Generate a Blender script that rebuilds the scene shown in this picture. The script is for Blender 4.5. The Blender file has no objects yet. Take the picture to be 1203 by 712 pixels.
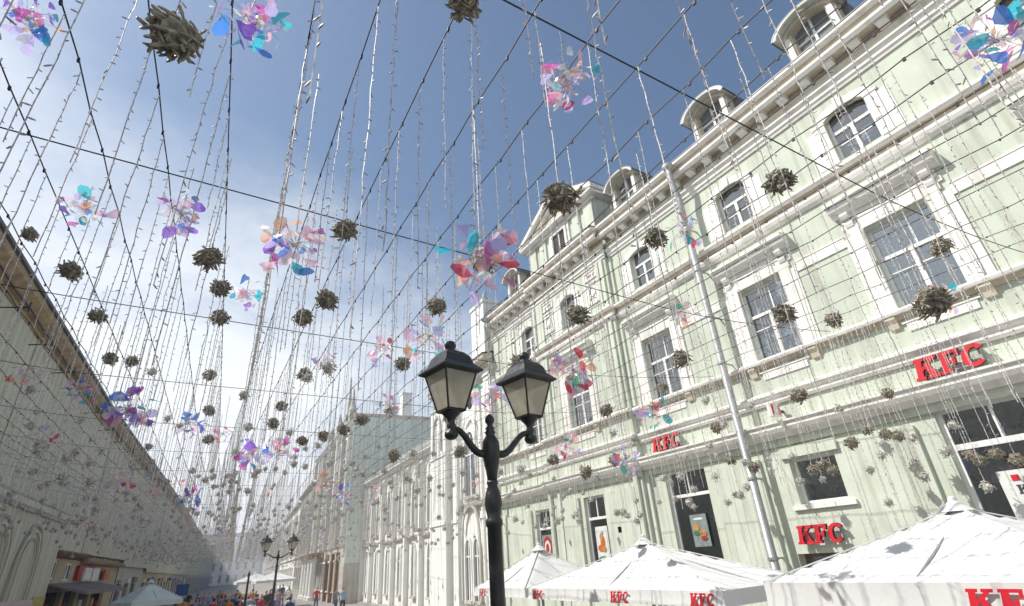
import bpy, bmesh, math, random
from mathutils import Vector, Matrix
rnd = random.Random(7)
S = bpy.context.scene
COL = S.collection
R = math.radians

# ------------------------------------------------------------------ camera
CAMZ = 2.7
F_PX, CXP, CYP = 601.0, 601.5, 356.0
PITCH, ROLL, PSI = 0.460767, -0.0724312, -0.568279

def ray(x, y):
    """unit direction in street axes (X to the green building, Y along the street) through a photograph pixel"""
    v0 = x - CXP; v1 = -(y - CYP)
    cr, sr = math.cos(ROLL), math.sin(ROLL)
    X = cr * v0 - sr * v1; Y = sr * v0 + cr * v1
    wx, wy, wz = X, F_PX * math.cos(PITCH) - Y * math.sin(PITCH), F_PX * math.sin(PITCH) + Y * math.cos(PITCH)
    n = (math.cos(PSI), -math.sin(PSI)); h = (math.sin(PSI), math.cos(PSI))
    return Vector((wx * n[0] + wy * n[1], wx * h[0] + wy * h[1], wz)).normalized()

cam_d = bpy.data.cameras.new('camera'); cam = bpy.data.objects.new('camera', cam_d); COL.objects.link(cam)
fwd = ray(CXP, CYP)
right = (ray(CXP + 50, CYP) / ray(CXP + 50, CYP).dot(fwd) - fwd).normalized()
up = right.cross(fwd).normalized()
M = Matrix((right, up, -fwd)).transposed().to_4x4(); M.translation = Vector((0, 0, CAMZ))
cam.matrix_world = M
cam_d.sensor_width = 36; cam_d.lens = 36 * F_PX / 1203; cam_d.clip_start = 0.05; cam_d.clip_end = 4000
S.camera = cam
S.view_settings.view_transform = 'Standard'; S.view_settings.look = 'None'
S.view_settings.exposure = 0.66; S.view_settings.gamma = 1

# ------------------------------------------------------------------ sun and sky
SUN = Vector((-1, 0.55, 1.35)).normalized()
sl = bpy.data.lights.new('sun', 'SUN'); sl.energy = 3.5; sl.angle = R(0.53); sl.color = (1, 0.955, 0.89)
so = bpy.data.objects.new('sun', sl); COL.objects.link(so)
so.rotation_euler = (-SUN).to_track_quat('-Z', 'Y').to_euler()
W = bpy.data.worlds.new('World'); S.world = W; W.use_nodes = True
wn = W.node_tree.nodes; wl = W.node_tree.links
for n in list(wn): wn.remove(n)
out = wn.new('ShaderNodeOutputWorld'); bg = wn.new('ShaderNodeBackground'); bg.inputs['Strength'].default_value = 0.10
sky = wn.new('ShaderNodeTexSky'); sky.sky_type = 'NISHITA'; sky.sun_disc = False
sky.sun_elevation = math.asin(SUN.z); sky.sun_rotation = math.atan2(SUN.x, SUN.y)
sky.air_density = 1.0; sky.dust_density = 1.2; sky.ozone_density = 1.0
tc = wn.new('ShaderNodeTexCoord'); sep = wn.new('ShaderNodeSeparateXYZ'); wl.new(tc.outputs['Generated'], sep.inputs[0])
def wmath(op, a, b=None, c=None):
    m = wn.new('ShaderNodeMath'); m.operation = op
    for i, v in enumerate((a, b, c)):
        if v is None: continue
        if isinstance(v, (int, float)): m.inputs[i].default_value = v
        else: wl.new(v, m.inputs[i])
    return m.outputs[0]
# clouds on a flat layer overhead: direction / height
zc = wmath('MAXIMUM', sep.outputs['Z'], 0.0); zz = wmath('ADD', zc, 0.12)
px = wmath('DIVIDE', sep.outputs['X'], zz); py = wmath('DIVIDE', sep.outputs['Y'], zz)
cmb = wn.new('ShaderNodeCombineXYZ'); wl.new(px, cmb.inputs[0]); wl.new(py, cmb.inputs[1])
nz = wn.new('ShaderNodeTexNoise'); nz.inputs['Scale'].default_value = 0.62; nz.inputs['Detail'].default_value = 9; nz.inputs['Roughness'].default_value = 0.58
wl.new(cmb.outputs[0], nz.inputs['Vector'])
# clouds thin out overhead and to the right, a bank lies low over the street and to the left
bank = wmath('MULTIPLY_ADD', sep.outputs['Z'], -0.66, 0.41)
side = wmath('MULTIPLY', sep.outputs['X'], -0.36)
dens = wmath('ADD', wmath('ADD', nz.outputs['Fac'], bank), side)
ramp = wn.new('ShaderNodeMapRange'); ramp.inputs['From Min'].default_value = 0.40; ramp.inputs['From Max'].default_value = 0.76
ramp.interpolation_type = 'SMOOTHSTEP'; wl.new(dens, ramp.inputs['Value'])
tint = wn.new('ShaderNodeMix'); tint.data_type = 'RGBA'; tint.blend_type = 'MULTIPLY'; tint.inputs['Factor'].default_value = 1
wl.new(sky.outputs[0], tint.inputs['A']); tint.inputs['B'].default_value = (0.74, 0.83, 0.86, 1)
mx = wn.new('ShaderNodeMix'); mx.data_type = 'RGBA'; wl.new(ramp.outputs[0], mx.inputs['Factor'])
wl.new(tint.outputs['Result'], mx.inputs['A']); mx.inputs['B'].default_value = (6.6, 6.9, 7.2, 1)
wl.new(mx.outputs['Result'], bg.inputs['Color']); wl.new(bg.outputs[0], out.inputs[0])

# ------------------------------------------------------------------ materials
MATS = {}
def mat(name, col, rough=0.8, var=0.08, scale=3.0, bump=0.0, bscale=40.0, metal=0.0, spec=0.3, stain=0.0):
    if name in MATS: return MATS[name]
    m = bpy.data.materials.new(name); m.use_nodes = True; nt = m.node_tree; b = nt.nodes['Principled BSDF']
    b.inputs['Roughness'].default_value = rough; b.inputs['Metallic'].default_value = metal
    b.inputs['Specular IOR Level'].default_value = spec
    t = nt.nodes.new('ShaderNodeTexCoord')
    n = nt.nodes.new('ShaderNodeTexNoise'); n.inputs['Scale'].default_value = scale; n.inputs['Detail'].default_value = 6
    nt.links.new(t.outputs['Object'], n.inputs['Vector'])
    cr = nt.nodes.new('ShaderNodeValToRGB')
    cr.color_ramp.elements[0].position = 0.3; cr.color_ramp.elements[1].position = 0.7
    lo = [c * (1 - var * 1.4) for c in col]; hi = [min(1, c * (1 + var)) for c in col]
    cr.color_ramp.elements[0].color = (*lo, 1); cr.color_ramp.elements[1].color = (*hi, 1)
    nt.links.new(n.outputs['Fac'], cr.inputs[0])
    last = cr.outputs[0]
    if stain > 0:
        mp = nt.nodes.new('ShaderNodeMapping'); mp.inputs['Scale'].default_value = (2.2, 2.2, 0.16)
        nt.links.new(t.outputs['Object'], mp.inputs['Vector'])
        n3 = nt.nodes.new('ShaderNodeTexNoise'); n3.inputs['Scale'].default_value = 1.6; n3.inputs['Detail'].default_value = 5
        nt.links.new(mp.outputs[0], n3.inputs['Vector'])
        mr = nt.nodes.new('ShaderNodeMapRange'); mr.inputs['From Min'].default_value = 0.50; mr.inputs['From Max'].default_value = 0.72
        mr.inputs['To Max'].default_value = stain; nt.links.new(n3.outputs['Fac'], mr.inputs['Value'])
        mm = nt.nodes.new('ShaderNodeMix'); mm.data_type = 'RGBA'; mm.inputs['B'].default_value = (0.22, 0.19, 0.15, 1)
        nt.links.new(mr.outputs[0], mm.inputs['Factor']); nt.links.new(last, mm.inputs['A']); last = mm.outputs['Result']
    nt.links.new(last, b.inputs['Base Color'])
    if bump > 0:
        n2 = nt.nodes.new('ShaderNodeTexNoise'); n2.inputs['Scale'].default_value = bscale; n2.inputs['Detail'].default_value = 4
        nt.links.new(t.outputs['Object'], n2.inputs['Vector'])
        bp = nt.nodes.new('ShaderNodeBump'); bp.inputs['Strength'].default_value = bump; bp.inputs['Distance'].default_value = 0.02
        nt.links.new(n2.outputs['Fac'], bp.inputs['Height']); nt.links.new(bp.outputs[0], b.inputs['Normal'])
    MATS[name] = m
    return m

GREEN = mat('green_plaster', (0.555, 0.605, 0.51), 0.85, 0.07, 1.1, 0.3, 25, stain=0.42)
GREEN2 = mat('green_plaster_light', (0.60, 0.64, 0.55), 0.85, 0.07, 1.3, 0.3, 25, stain=0.34)
WHITE = mat('white_stucco', (0.80, 0.78, 0.74), 0.8, 0.05, 2.0, 0.2, 30, stain=0.30)
WHITE2 = mat('white_plaster', (0.82, 0.82, 0.79), 0.85, 0.04, 1.0, 0.2, 25, stain=0.22)
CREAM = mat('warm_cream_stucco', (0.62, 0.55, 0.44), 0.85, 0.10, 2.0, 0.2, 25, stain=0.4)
SOFFIT = mat('weathered_shade_brown', (0.56, 0.49, 0.38), 0.9, 0.14, 2.0, 0.3, 20, stain=0.4)  # brown soffit tone, also painted as shade in the hollows below sills
WFRAME = mat('white_window_paint', (0.82, 0.82, 0.80), 0.45, 0.03, 5)
ROOF = mat('grey_tin_roof', (0.13, 0.13, 0.13), 0.45, 0.2, 1.5, metal=0.3)
ROOF2 = mat('pale_tin_roof', (0.30, 0.30, 0.28), 0.5, 0.12, 1.0)
GALV = mat('galvanised_metal', (0.40, 0.42, 0.42), 0.5, 0.12, 6, metal=0.55, spec=0.5)
BLACK = mat('black_cast_iron', (0.018, 0.02, 0.02), 0.38, 0.3, 12, 0.15, 60, spec=0.5)
CABLEM = mat('black_cable', (0.02, 0.02, 0.025), 0.6, 0.2, 20)
RED = mat('red_sign_face', (0.62, 0.02, 0.035), 0.4, 0.05, 4, spec=0.5)
REDSIDE = mat('dark_sign_side', (0.10, 0.012, 0.015), 0.5, 0.05, 4)
CANVAS = mat('white_canvas', (0.66, 0.66, 0.65), 0.9, 0.035, 2.0, 0.35, 6)
TEALW = mat('teal_grey_plaster', (0.66, 0.76, 0.70), 0.9, 0.07, 0.5, stain=0.35)
STONE = mat('pale_stone', (0.52, 0.50, 0.45), 0.85, 0.12, 1.0, 0.3, 12, stain=0.45)
STONE2 = mat('grey_stone', (0.36, 0.35, 0.32), 0.85, 0.12, 1.2, 0.3, 12, stain=0.45)
BEIGE = mat('beige_plaster', (0.50, 0.42, 0.27), 0.85, 0.10, 1.0, stain=0.3)
DARKIN = mat('dark_shop_interior', (0.03, 0.025, 0.022), 0.8, 0.3, 2)
BROWN = mat('brown_wood', (0.20, 0.10, 0.05), 0.6, 0.2, 4)
REDB = mat('red_board', (0.38, 0.03, 0.02), 0.6, 0.1, 4)
WBOARD = mat('white_board', (0.72, 0.72, 0.70), 0.6, 0.05, 5)
YEL = mat('yellow_poster', (0.50, 0.42, 0.14), 0.7, 0.1, 3)
PINKP = mat('pinkish_poster', (0.62, 0.52, 0.48), 0.7, 0.1, 3)
BLUES = mat('blue_sign', (0.03, 0.08, 0.22), 0.5, 0.1, 4)
AWN = mat('mauve_awning_canvas', (0.24, 0.20, 0.20), 0.9, 0.12, 2)
TENT = mat('pale_blue_canvas', (0.55, 0.60, 0.60), 0.9, 0.08, 2)
ORANGE = mat('fried_orange', (0.55, 0.14, 0.02), 0.6, 0.2, 20)
BUN = mat('bun_brown', (0.50, 0.25, 0.09), 0.6, 0.2, 20)
LEAFG = mat('poster_green', (0.03, 0.22, 0.10), 0.6, 0.1, 8)
POSTER = mat('poster_white', (0.70, 0.72, 0.70), 0.5, 0.05, 5)
POSTERG = mat('poster_grey', (0.22, 0.26, 0.25), 0.5, 0.15, 5)
INK = mat('poster_ink', (0.06, 0.06, 0.07), 0.5, 0.1, 5)
PAVE = mat('granite_paving', (0.30, 0.28, 0.26), 0.8, 0.12, 3, 0.3, 20)
GROUNDM = mat('ground_asphalt', (0.06, 0.06, 0.06), 0.9, 0.15, 1, 0.3, 20)

def glass_mat():
    m = bpy.data.materials.new('window_glass'); m.use_nodes = True; b = m.node_tree.nodes['Principled BSDF']
    nt = m.node_tree
    b.inputs['Base Color'].default_value = (0.10, 0.13, 0.16, 1); b.inputs['Roughness'].default_value = 0.06
    b.inputs['Specular IOR Level'].default_value = 0.9; b.inputs['IOR'].default_value = 1.75
    t = nt.nodes.new('ShaderNodeTexCoord'); n = nt.nodes.new('ShaderNodeTexNoise'); n.inputs['Scale'].default_value = 1.6
    nt.links.new(t.outputs['Object'], n.inputs['Vector'])
    bp = nt.nodes.new('ShaderNodeBump'); bp.inputs['Strength'].default_value = 0.12; bp.inputs['Distance'].default_value = 0.05
    nt.links.new(n.outputs['Fac'], bp.inputs['Height']); nt.links.new(bp.outputs[0], b.inputs['Normal'])
    return m
def clear_glass():
    m = bpy.data.materials.new('window_glass_clear'); m.use_nodes = True; nt = m.node_tree
    for n in list(nt.nodes): nt.nodes.remove(n)
    o = nt.nodes.new('ShaderNodeOutputMaterial'); mx = nt.nodes.new('ShaderNodeMixShader'); tp = nt.nodes.new('ShaderNodeBsdfTransparent'); gl = nt.nodes.new('ShaderNodeBsdfGlossy')
    tp.inputs[0].default_value = (.62, .68, .70, 1); gl.inputs['Roughness'].default_value = .03; gl.inputs['Color'].default_value = (.9, .95, 1, 1)
    fr = nt.nodes.new('ShaderNodeFresnel'); fr.inputs[0].default_value = 1.9
    ma = nt.nodes.new('ShaderNodeMath'); ma.operation = 'ADD'; ma.inputs[1].default_value = .14; nt.links.new(fr.outputs[0], ma.inputs[0])
    t = nt.nodes.new('ShaderNodeTexCoord'); n = nt.nodes.new('ShaderNodeTexNoise'); n.inputs['Scale'].default_value = 1.8
    nt.links.new(t.outputs['Object'], n.inputs['Vector'])
    bp = nt.nodes.new('ShaderNodeBump'); bp.inputs['Strength'].default_value = .2; bp.inputs['Distance'].default_value = .06
    nt.links.new(n.outputs['Fac'], bp.inputs['Height']); nt.links.new(bp.outputs[0], gl.inputs['Normal'])
    nt.links.new(ma.outputs[0], mx.inputs[0]); nt.links.new(tp.outputs[0], mx.inputs[1]); nt.links.new(gl.outputs[0], mx.inputs[2]); nt.links.new(mx.outputs[0], o.inputs[0])
    return m
CGLASS = clear_glass()
CURTAIN = mat('grey_white_curtain', (0.52, 0.53, 0.52), .9, .1, 3)
GLASS = glass_mat()
def lantern_glass():
    m = bpy.data.materials.new('frosted_lantern_glass'); m.use_nodes = True; nt = m.node_tree
    for n in list(nt.nodes): nt.nodes.remove(n)
    o = nt.nodes.new('ShaderNodeOutputMaterial'); mxs = nt.nodes.new('ShaderNodeMixShader')
    a = nt.nodes.new('ShaderNodeBsdfTranslucent'); b = nt.nodes.new('ShaderNodeBsdfPrincipled')
    a.inputs[0].default_value = (0.74, 0.70, 0.58, 1); b.inputs['Base Color'].default_value = (0.66, 0.63, 0.54, 1); b.inputs['Roughness'].default_value = 0.35
    mxs.inputs[0].default_value = 0.45
    tp = nt.nodes.new('ShaderNodeBsdfTransparent'); tp.inputs[0].default_value = (.9, .87, .78, 1); m3 = nt.nodes.new('ShaderNodeMixShader')
    tcn = nt.nodes.new('ShaderNodeTexCoord'); nn = nt.nodes.new('ShaderNodeTexNoise'); nn.inputs['Scale'].default_value = 9; nt.links.new(tcn.outputs['Object'], nn.inputs['Vector'])
    mr = nt.nodes.new('ShaderNodeMapRange'); mr.inputs['To Min'].default_value = .62; mr.inputs['To Max'].default_value = .92; nt.links.new(nn.outputs['Fac'], mr.inputs['Value']); nt.links.new(mr.outputs[0], m3.inputs[0])
    nt.links.new(a.outputs[0], mxs.inputs[1]); nt.links.new(b.outputs[0], mxs.inputs[2]); nt.links.new(tp.outputs[0], m3.inputs[1]); nt.links.new(mxs.outputs[0], m3.inputs[2]); nt.links.new(m3.outputs[0], o.inputs[0])
    return m
LGLASS = lantern_glass()
def plastic(name, col, trans):
    m = bpy.data.materials.new(name); m.use_nodes = True; nt = m.node_tree
    b = nt.nodes['Principled BSDF']; o = nt.nodes['Material Output']
    n = nt.nodes.new('ShaderNodeTexNoise'); n.inputs['Scale'].default_value = 22; n.inputs['Detail'].default_value = 2
    t = nt.nodes.new('ShaderNodeTexCoord'); nt.links.new(t.outputs['Object'], n.inputs['Vector'])
    cr = nt.nodes.new('ShaderNodeValToRGB'); cr.color_ramp.elements[0].position = 0.35; cr.color_ramp.elements[1].position = 0.65
    cr.color_ramp.elements[0].color = (*[c * 0.55 for c in col], 1); cr.color_ramp.elements[1].color = (*[min(1, c * 1.25) for c in col], 1)
    nt.links.new(n.outputs['Fac'], cr.inputs[0]); nt.links.new(cr.outputs[0], b.inputs['Base Color'])
    b.inputs['Roughness'].default_value = 0.5; b.inputs['Specular IOR Level'].default_value = 0.35
    tr = nt.nodes.new('ShaderNodeBsdfTranslucent'); nt.links.new(cr.outputs[0], tr.inputs[0])
    mx = nt.nodes.new('ShaderNodeMixShader'); mx.inputs[0].default_value = trans
    nt.links.new(b.outputs[0], mx.inputs[1]); nt.links.new(tr.outputs[0], mx.inputs[2]); nt.links.new(mx.outputs[0], o.inputs[0])
    return m
TUBE = plastic('shaded_bundle_plastic', (0.42, 0.38, 0.30), 0.25)  # near bundles: unlit undersides put into the brown-grey colour
STRAND = plastic('strand_plastic', (0.62, 0.59, 0.57), 0.1)
TUBE2 = plastic('sunlit_bundle_plastic', (0.68, 0.66, 0.61), 0.35)  # paler copy for small and far bundles, sunlit look put into the colour
def foil(name, col, op=0.8):
    m = bpy.data.materials.new(name); m.use_nodes = True; nt = m.node_tree
    for n in list(nt.nodes): nt.nodes.remove(n)
    o = nt.nodes.new('ShaderNodeOutputMaterial')
    g = nt.nodes.new('ShaderNodeBsdfPrincipled'); g.inputs['Base Color'].default_value = (*col, 1); g.inputs['Roughness'].default_value = 0.22
    g.inputs['Metallic'].default_value = 0.35; g.inputs['Specular IOR Level'].default_value = 0.8
    tl = nt.nodes.new('ShaderNodeBsdfTranslucent'); tl.inputs[0].default_value = (*col, 1)
    tp = nt.nodes.new('ShaderNodeBsdfTransparent'); tp.inputs[0].default_value = (*[0.5 + 0.5 * c for c in col], 1)
    m1 = nt.nodes.new('ShaderNodeMixShader'); m1.inputs[0].default_value = 0.62
    m2 = nt.nodes.new('ShaderNodeMixShader'); m2.inputs[0].default_value = op
    nt.links.new(g.outputs[0], m1.inputs[1]); nt.links.new(tl.outputs[0], m1.inputs[2])
    nt.links.new(tp.outputs[0], m2.inputs[1]); nt.links.new(m1.outputs[0], m2.inputs[2]); nt.links.new(m2.outputs[0], o.inputs[0])
    return m
FOILS = {'blue': foil('blue_foil', (0.08, 0.28, 0.80)), 'violet': foil('violet_foil', (0.32, 0.14, 0.72)),
         'magenta': foil('magenta_foil', (0.66, 0.16, 0.50)), 'teal': foil('teal_foil', (0.05, 0.55, 0.66)),
         'pink': foil('pink_foil', (0.90, 0.55, 0.66), 0.6), 'clear': foil('clear_foil', (0.93, 0.92, 0.90), 0.6),
         'peach': foil('peach_foil', (0.9, 0.52, 0.32), 0.6), 'green': foil('green_foil', (0.05, 0.58, 0.36), 0.7),
         'red': foil('red_foil', (0.75, 0.06, 0.12), 0.75), 'lilac': foil('lilac_foil', (0.66, 0.56, 0.90), 0.6)}

# ------------------------------------------------------------------ mesh helpers
class MB:
    def __init__(s): s.v = []; s.f = []; s.mi = []; s.cur = 0
    def add(s, vs, fs):
        b = len(s.v); s.v += [tuple(p) for p in vs]; s.f += [tuple(i + b for i in f) for f in fs]; s.mi += [s.cur] * len(fs)
    def box(s, a, b):
        x0, x1 = sorted((a[0], b[0])); y0, y1 = sorted((a[1], b[1])); z0, z1 = sorted((a[2], b[2]))
        s.add([(x0, y0, z0), (x1, y0, z0), (x1, y1, z0), (x0, y1, z0), (x0, y0, z1), (x1, y0, z1), (x1, y1, z1), (x0, y1, z1)],
              [(0, 3, 2, 1), (4, 5, 6, 7), (0, 1, 5, 4), (1, 2, 6, 5), (2, 3, 7, 6), (3, 0, 4, 7)])
    def tube(s, pts, r, n=6, cap=True):
        pts = [Vector(p) for p in pts]; rr = r if isinstance(r, (list, tuple)) else [r] * len(pts)
        vs = []; fs = []
        for i, p in enumerate(pts):
            d = (pts[min(i + 1, len(pts) - 1)] - pts[max(i - 1, 0)])
            if d.length < 1e-9: d = Vector((0, 0, 1))
            d.normalize(); a = d.orthogonal().normalized() if i == 0 else (a - d * a.dot(d)).normalized(); c = d.cross(a)
            for k in range(n):
                t = 2 * math.pi * k / n; vs.append(p + (a * math.cos(t) + c * math.sin(t)) * rr[i])
        for i in range(len(pts) - 1):
            for k in range(n):
                k2 = (k + 1) % n; fs.append((i * n + k, i * n + k2, (i + 1) * n + k2, (i + 1) * n + k))
        if cap: fs.append(tuple(range(n - 1, -1, -1))); fs.append(tuple((len(pts) - 1) * n + k for k in range(n)))
        s.add(vs, fs)
    def lathe(s, prof, n=16, c=(0, 0, 0), rot=0.0):
        vs = []; fs = []
        for r, z in prof:
            for k in range(n):
                t = 2 * math.pi * k / n + rot; vs.append((c[0] + r * math.cos(t), c[1] + r * math.sin(t), c[2] + z))
        for i in range(len(prof) - 1):
            for k in range(n):
                k2 = (k + 1) % n; fs.append((i * n + k, i * n + k2, (i + 1) * n + k2, (i + 1) * n + k))
        fs.append(tuple(range(n - 1, -1, -1))); fs.append(tuple((len(prof) - 1) * n + k for k in range(n)))
        s.add(vs, fs)
    def prism(s, prof, y0, y1):
        """profile of (x, z) points swept along y"""
        n = len(prof); vs = [(x, y0, z) for x, z in prof] + [(x, y1, z) for x, z in prof]
        s.add(vs, [(i, (i + 1) % n, (i + 1) % n + n, i + n) for i in range(n)] + [tuple(range(n - 1, -1, -1)), tuple(range(n, 2 * n))])
    def slab(s, pts, x0, x1):
        """closed outline of (y, z) points given thickness along x"""
        n = len(pts); vs = [(x0, y, z) for y, z in pts] + [(x1, y, z) for y, z in pts]
        s.add(vs, [(i, (i + 1) % n, (i + 1) % n + n, i + n) for i in range(n)] + [tuple(range(n - 1, -1, -1)), tuple(range(n, 2 * n))])
    def mesh(s, name, mats, smooth=False):
        me = bpy.data.meshes.new(name); me.from_pydata(s.v, [], s.f)
        mats = mats if isinstance(mats, (list, tuple)) else [mats]
        for m in mats: me.materials.append(m)
        if len(mats) > 1: me.polygons.foreach_set('material_index', s.mi)
        bm = bmesh.new(); bm.from_mesh(me); bmesh.ops.recalc_face_normals(bm, faces=bm.faces); bm.to_mesh(me); bm.free()
        if smooth: me.polygons.foreach_set('use_smooth', [True] * len(me.polygons))
        me.update(); return me
    def build(s, name, mats, parent=None, smooth=False, **kw):
        return link(name, s.mesh(name, mats, smooth), parent, **kw)

def link(name, me, parent=None, loc=None, label=None, cat=None, group=None, kind=None):
    o = bpy.data.objects.new(name, me); COL.objects.link(o)
    if parent is not None: o.parent = parent
    if loc is not None: o.location = loc
    if label: o['label'] = label
    if cat: o['category'] = cat
    if group: o['group'] = group
    if kind: o['kind'] = kind
    return o
def empty(name, loc, rz=0.0, **kw):
    o = link(name, None, None, loc, **kw); o.rotation_euler = (0, 0, rz); o.empty_display_size = 0.2; return o

def wall_holes(mb, u0, u1, z0, z1, holes, x=0.0, depth=0.3):
    """sheet in the plane x facing -X with rectangular openings (u0,u1,z0,z1) and their reveals going back by depth"""
    us = sorted({u0, u1, *[min(max(h[i], u0), u1) for h in holes for i in (0, 1)]}); zs = sorted({z0, z1, *[min(max(h[i], z0), z1) for h in holes for i in (2, 3)]})
    for a, b in zip(us, us[1:]):
        for c, d in zip(zs, zs[1:]):
            mu, mz = (a + b) / 2, (c + d) / 2
            if any(h[0] < mu < h[1] and h[2] < mz < h[3] for h in holes): continue
            mb.add([(x, a, c), (x, b, c), (x, b, d), (x, a, d)], [(0, 3, 2, 1)])
    for h in holes:
        a, b, c, d = h[:4]; x2 = x + depth
        mb.add([(x, a, c), (x2, a, c), (x2, a, d), (x, a, d)], [(0, 1, 2, 3)])
        mb.add([(x, b, c), (x2, b, c), (x2, b, d), (x, b, d)], [(0, 3, 2, 1)])
        mb.add([(x, a, c), (x2, a, c), (x2, b, c), (x, b, c)], [(0, 3, 2, 1)])
        mb.add([(x, a, d), (x2, a, d), (x2, b, d), (x, b, d)], [(0, 1, 2, 3)])

def window(parent, u0, u1, z0, z1, x, bars_u=(0.5,), transom=None, fr=0.07, lower_bars=None, name='window', fm=WFRAME, gm=None, side_bars=()):
    """joinery in the plane x: outer frame, transom, mullions, and each pane its own child"""
    gm = gm or GLASS
    w = MB(); d0, d1 = x, x + 0.06
    w.box((d0, u0, z0), (d1, u0 + fr, z1)); w.box((d0, u1 - fr, z0), (d1, u1, z1))
    w.box((d0, u0 + fr, z0), (d1, u1 - fr, z0 + fr)); w.box((d0, u0 + fr, z1 - fr), (d1, u1 - fr, z1))
    cells = []
    iu0, iu1, iz0, iz1 = u0 + fr, u1 - fr, z0 + fr, z1 - fr
    zt = iz0 + (iz1 - iz0) * transom if transom else iz1
    if transom: w.box((d0 - 0.01, iu0, zt - fr * 0.6), (d1, iu1, zt + fr * 0.6))
    zl = zt - fr * 0.6 if transom else iz1; zu = zt + fr * 0.6
    eu = [iu0] + [iu0 + (iu1 - iu0) * b for b in bars_u] + [iu1]
    for b in bars_u:
        c = iu0 + (iu1 - iu0) * b; w.box((d0 - 0.012, c - fr * 0.7, iz0), (d1, c + fr * 0.7, zl))
    lb = lower_bars or []
    for i in range(len(eu) - 1):
        a = eu[i] + (fr * 0.7 if i else 0); b = eu[i + 1] - (fr * 0.7 if i < len(eu) - 2 else 0)
        ez = [iz0] + [iz0 + (zl - iz0) * q for q in lb] + [zl]
        for q in lb:
            c = iz0 + (zl - iz0) * q; w.box((d0 + 0.008, a, c - 0.015), (d1 - 0.01, b, c + 0.015))
        for c, d in zip(ez, ez[1:]): cells.append((a, b, c, d))
    if transom:
        if side_bars:
            c = iu0 + (iu1 - iu0) * side_bars[0]; w.box((d0 + 0.004, c - 0.02, zu), (d1 - 0.006, c + 0.02, iz1))
            cells += [(iu0, c - 0.02, zu, iz1), (c + 0.02, iu1, zu, iz1)]
        else: cells.append((iu0, iu1, zu, iz1))
    wo = w.build(name, fm, parent)
    for a, b, c, d in cells:
        p = MB(); p.add([(x + 0.035, a - .01, c - .01), (x + 0.035, b + .01, c - .01), (x + 0.035, b + .01, d + .01), (x + 0.035, a - .01, d + .01),
                         (x + 0.042, a - .01, c - .01), (x + 0.042, b + .01, c - .01), (x + 0.042, b + .01, d + .01), (x + 0.042, a - .01, d + .01)],
                        [(0, 3, 2, 1), (4, 5, 6, 7), (0, 1, 5, 4), (1, 2, 6, 5), (2, 3, 7, 6), (3, 0, 4, 7)])
        p.build('pane', gm, wo)
    return wo

# letter outlines (unit height), slab serif
LET = {
 'K': ([(0,0),(.42,0),(.42,.14),(.34,.14),(.34,.38),(.45,.48),(.62,.14),(.55,.14),(.55,0),(1.0,0),(1.0,.14),(.92,.14),(.63,.62),(.82,.86),(.95,.86),(.95,1),(.53,1),(.53,.86),(.61,.86),(.34,.56),(.34,.86),(.42,.86),(.42,1),(0,1),(0,.86),(.08,.86),(.08,.14),(0,.14)], 1.0),
 'F': ([(0,0),(.46,0),(.46,.14),(.36,.14),(.36,.42),(.52,.42),(.52,.32),(.64,.32),(.64,.66),(.52,.66),(.52,.56),(.36,.56),(.36,.86),(.66,.86),(.66,.68),(.80,.68),(.80,1),(0,1),(0,.86),(.09,.86),(.09,.14),(0,.14)], .82),
 'C': ([(.48 + .47 * math.cos(R(a)), .5 + .51 * math.sin(R(a))) for a in range(35, 326, 15)] + [(.48 + .20 * math.cos(R(a)), .5 + .35 * math.sin(R(a))) for a in range(320, 39, -20)], .92)}
def letters(text, h, parent, x, u_left, z, th, m, slant=0.0, gap=0.10, width=1.0, side=None):
    """letters standing on a surface that faces -X; text runs toward -Y"""
    u = u_left
    for ch in text:
        pts, w = LET[ch]
        mb = MB(); n = len(pts)
        o = [(u - (px * width + slant * pz) * h, z + pz * h) for px, pz in pts]
        bm = bmesh.new(); vs = [bm.verts.new((x - th, a, b)) for a, b in o]; f = bm.faces.new(vs)
        f.material_index = 0
        r = bmesh.ops.extrude_face_region(bm, geom=[f]); ev = [g for g in r['geom'] if isinstance(g, bmesh.types.BMVert)]
        bmesh.ops.translate(bm, vec=(th, 0, 0), verts=ev)
        bm.faces.ensure_lookup_table()
        for ff in bm.faces:
            ff.normal_update(); ff.material_index = 0 if abs(ff.normal.x) > 0.9 else 1
        bmesh.ops.recalc_face_normals(bm, faces=bm.faces); bmesh.ops.triangulate(bm, faces=bm.faces)
        me = bpy.data.meshes.new('letter'); bm.to_mesh(me); bm.free(); me.materials.append(m); me.materials.append(side or m)
        link('letter', me, parent)
        u -= (w * width + gap) * h
    return u

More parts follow.
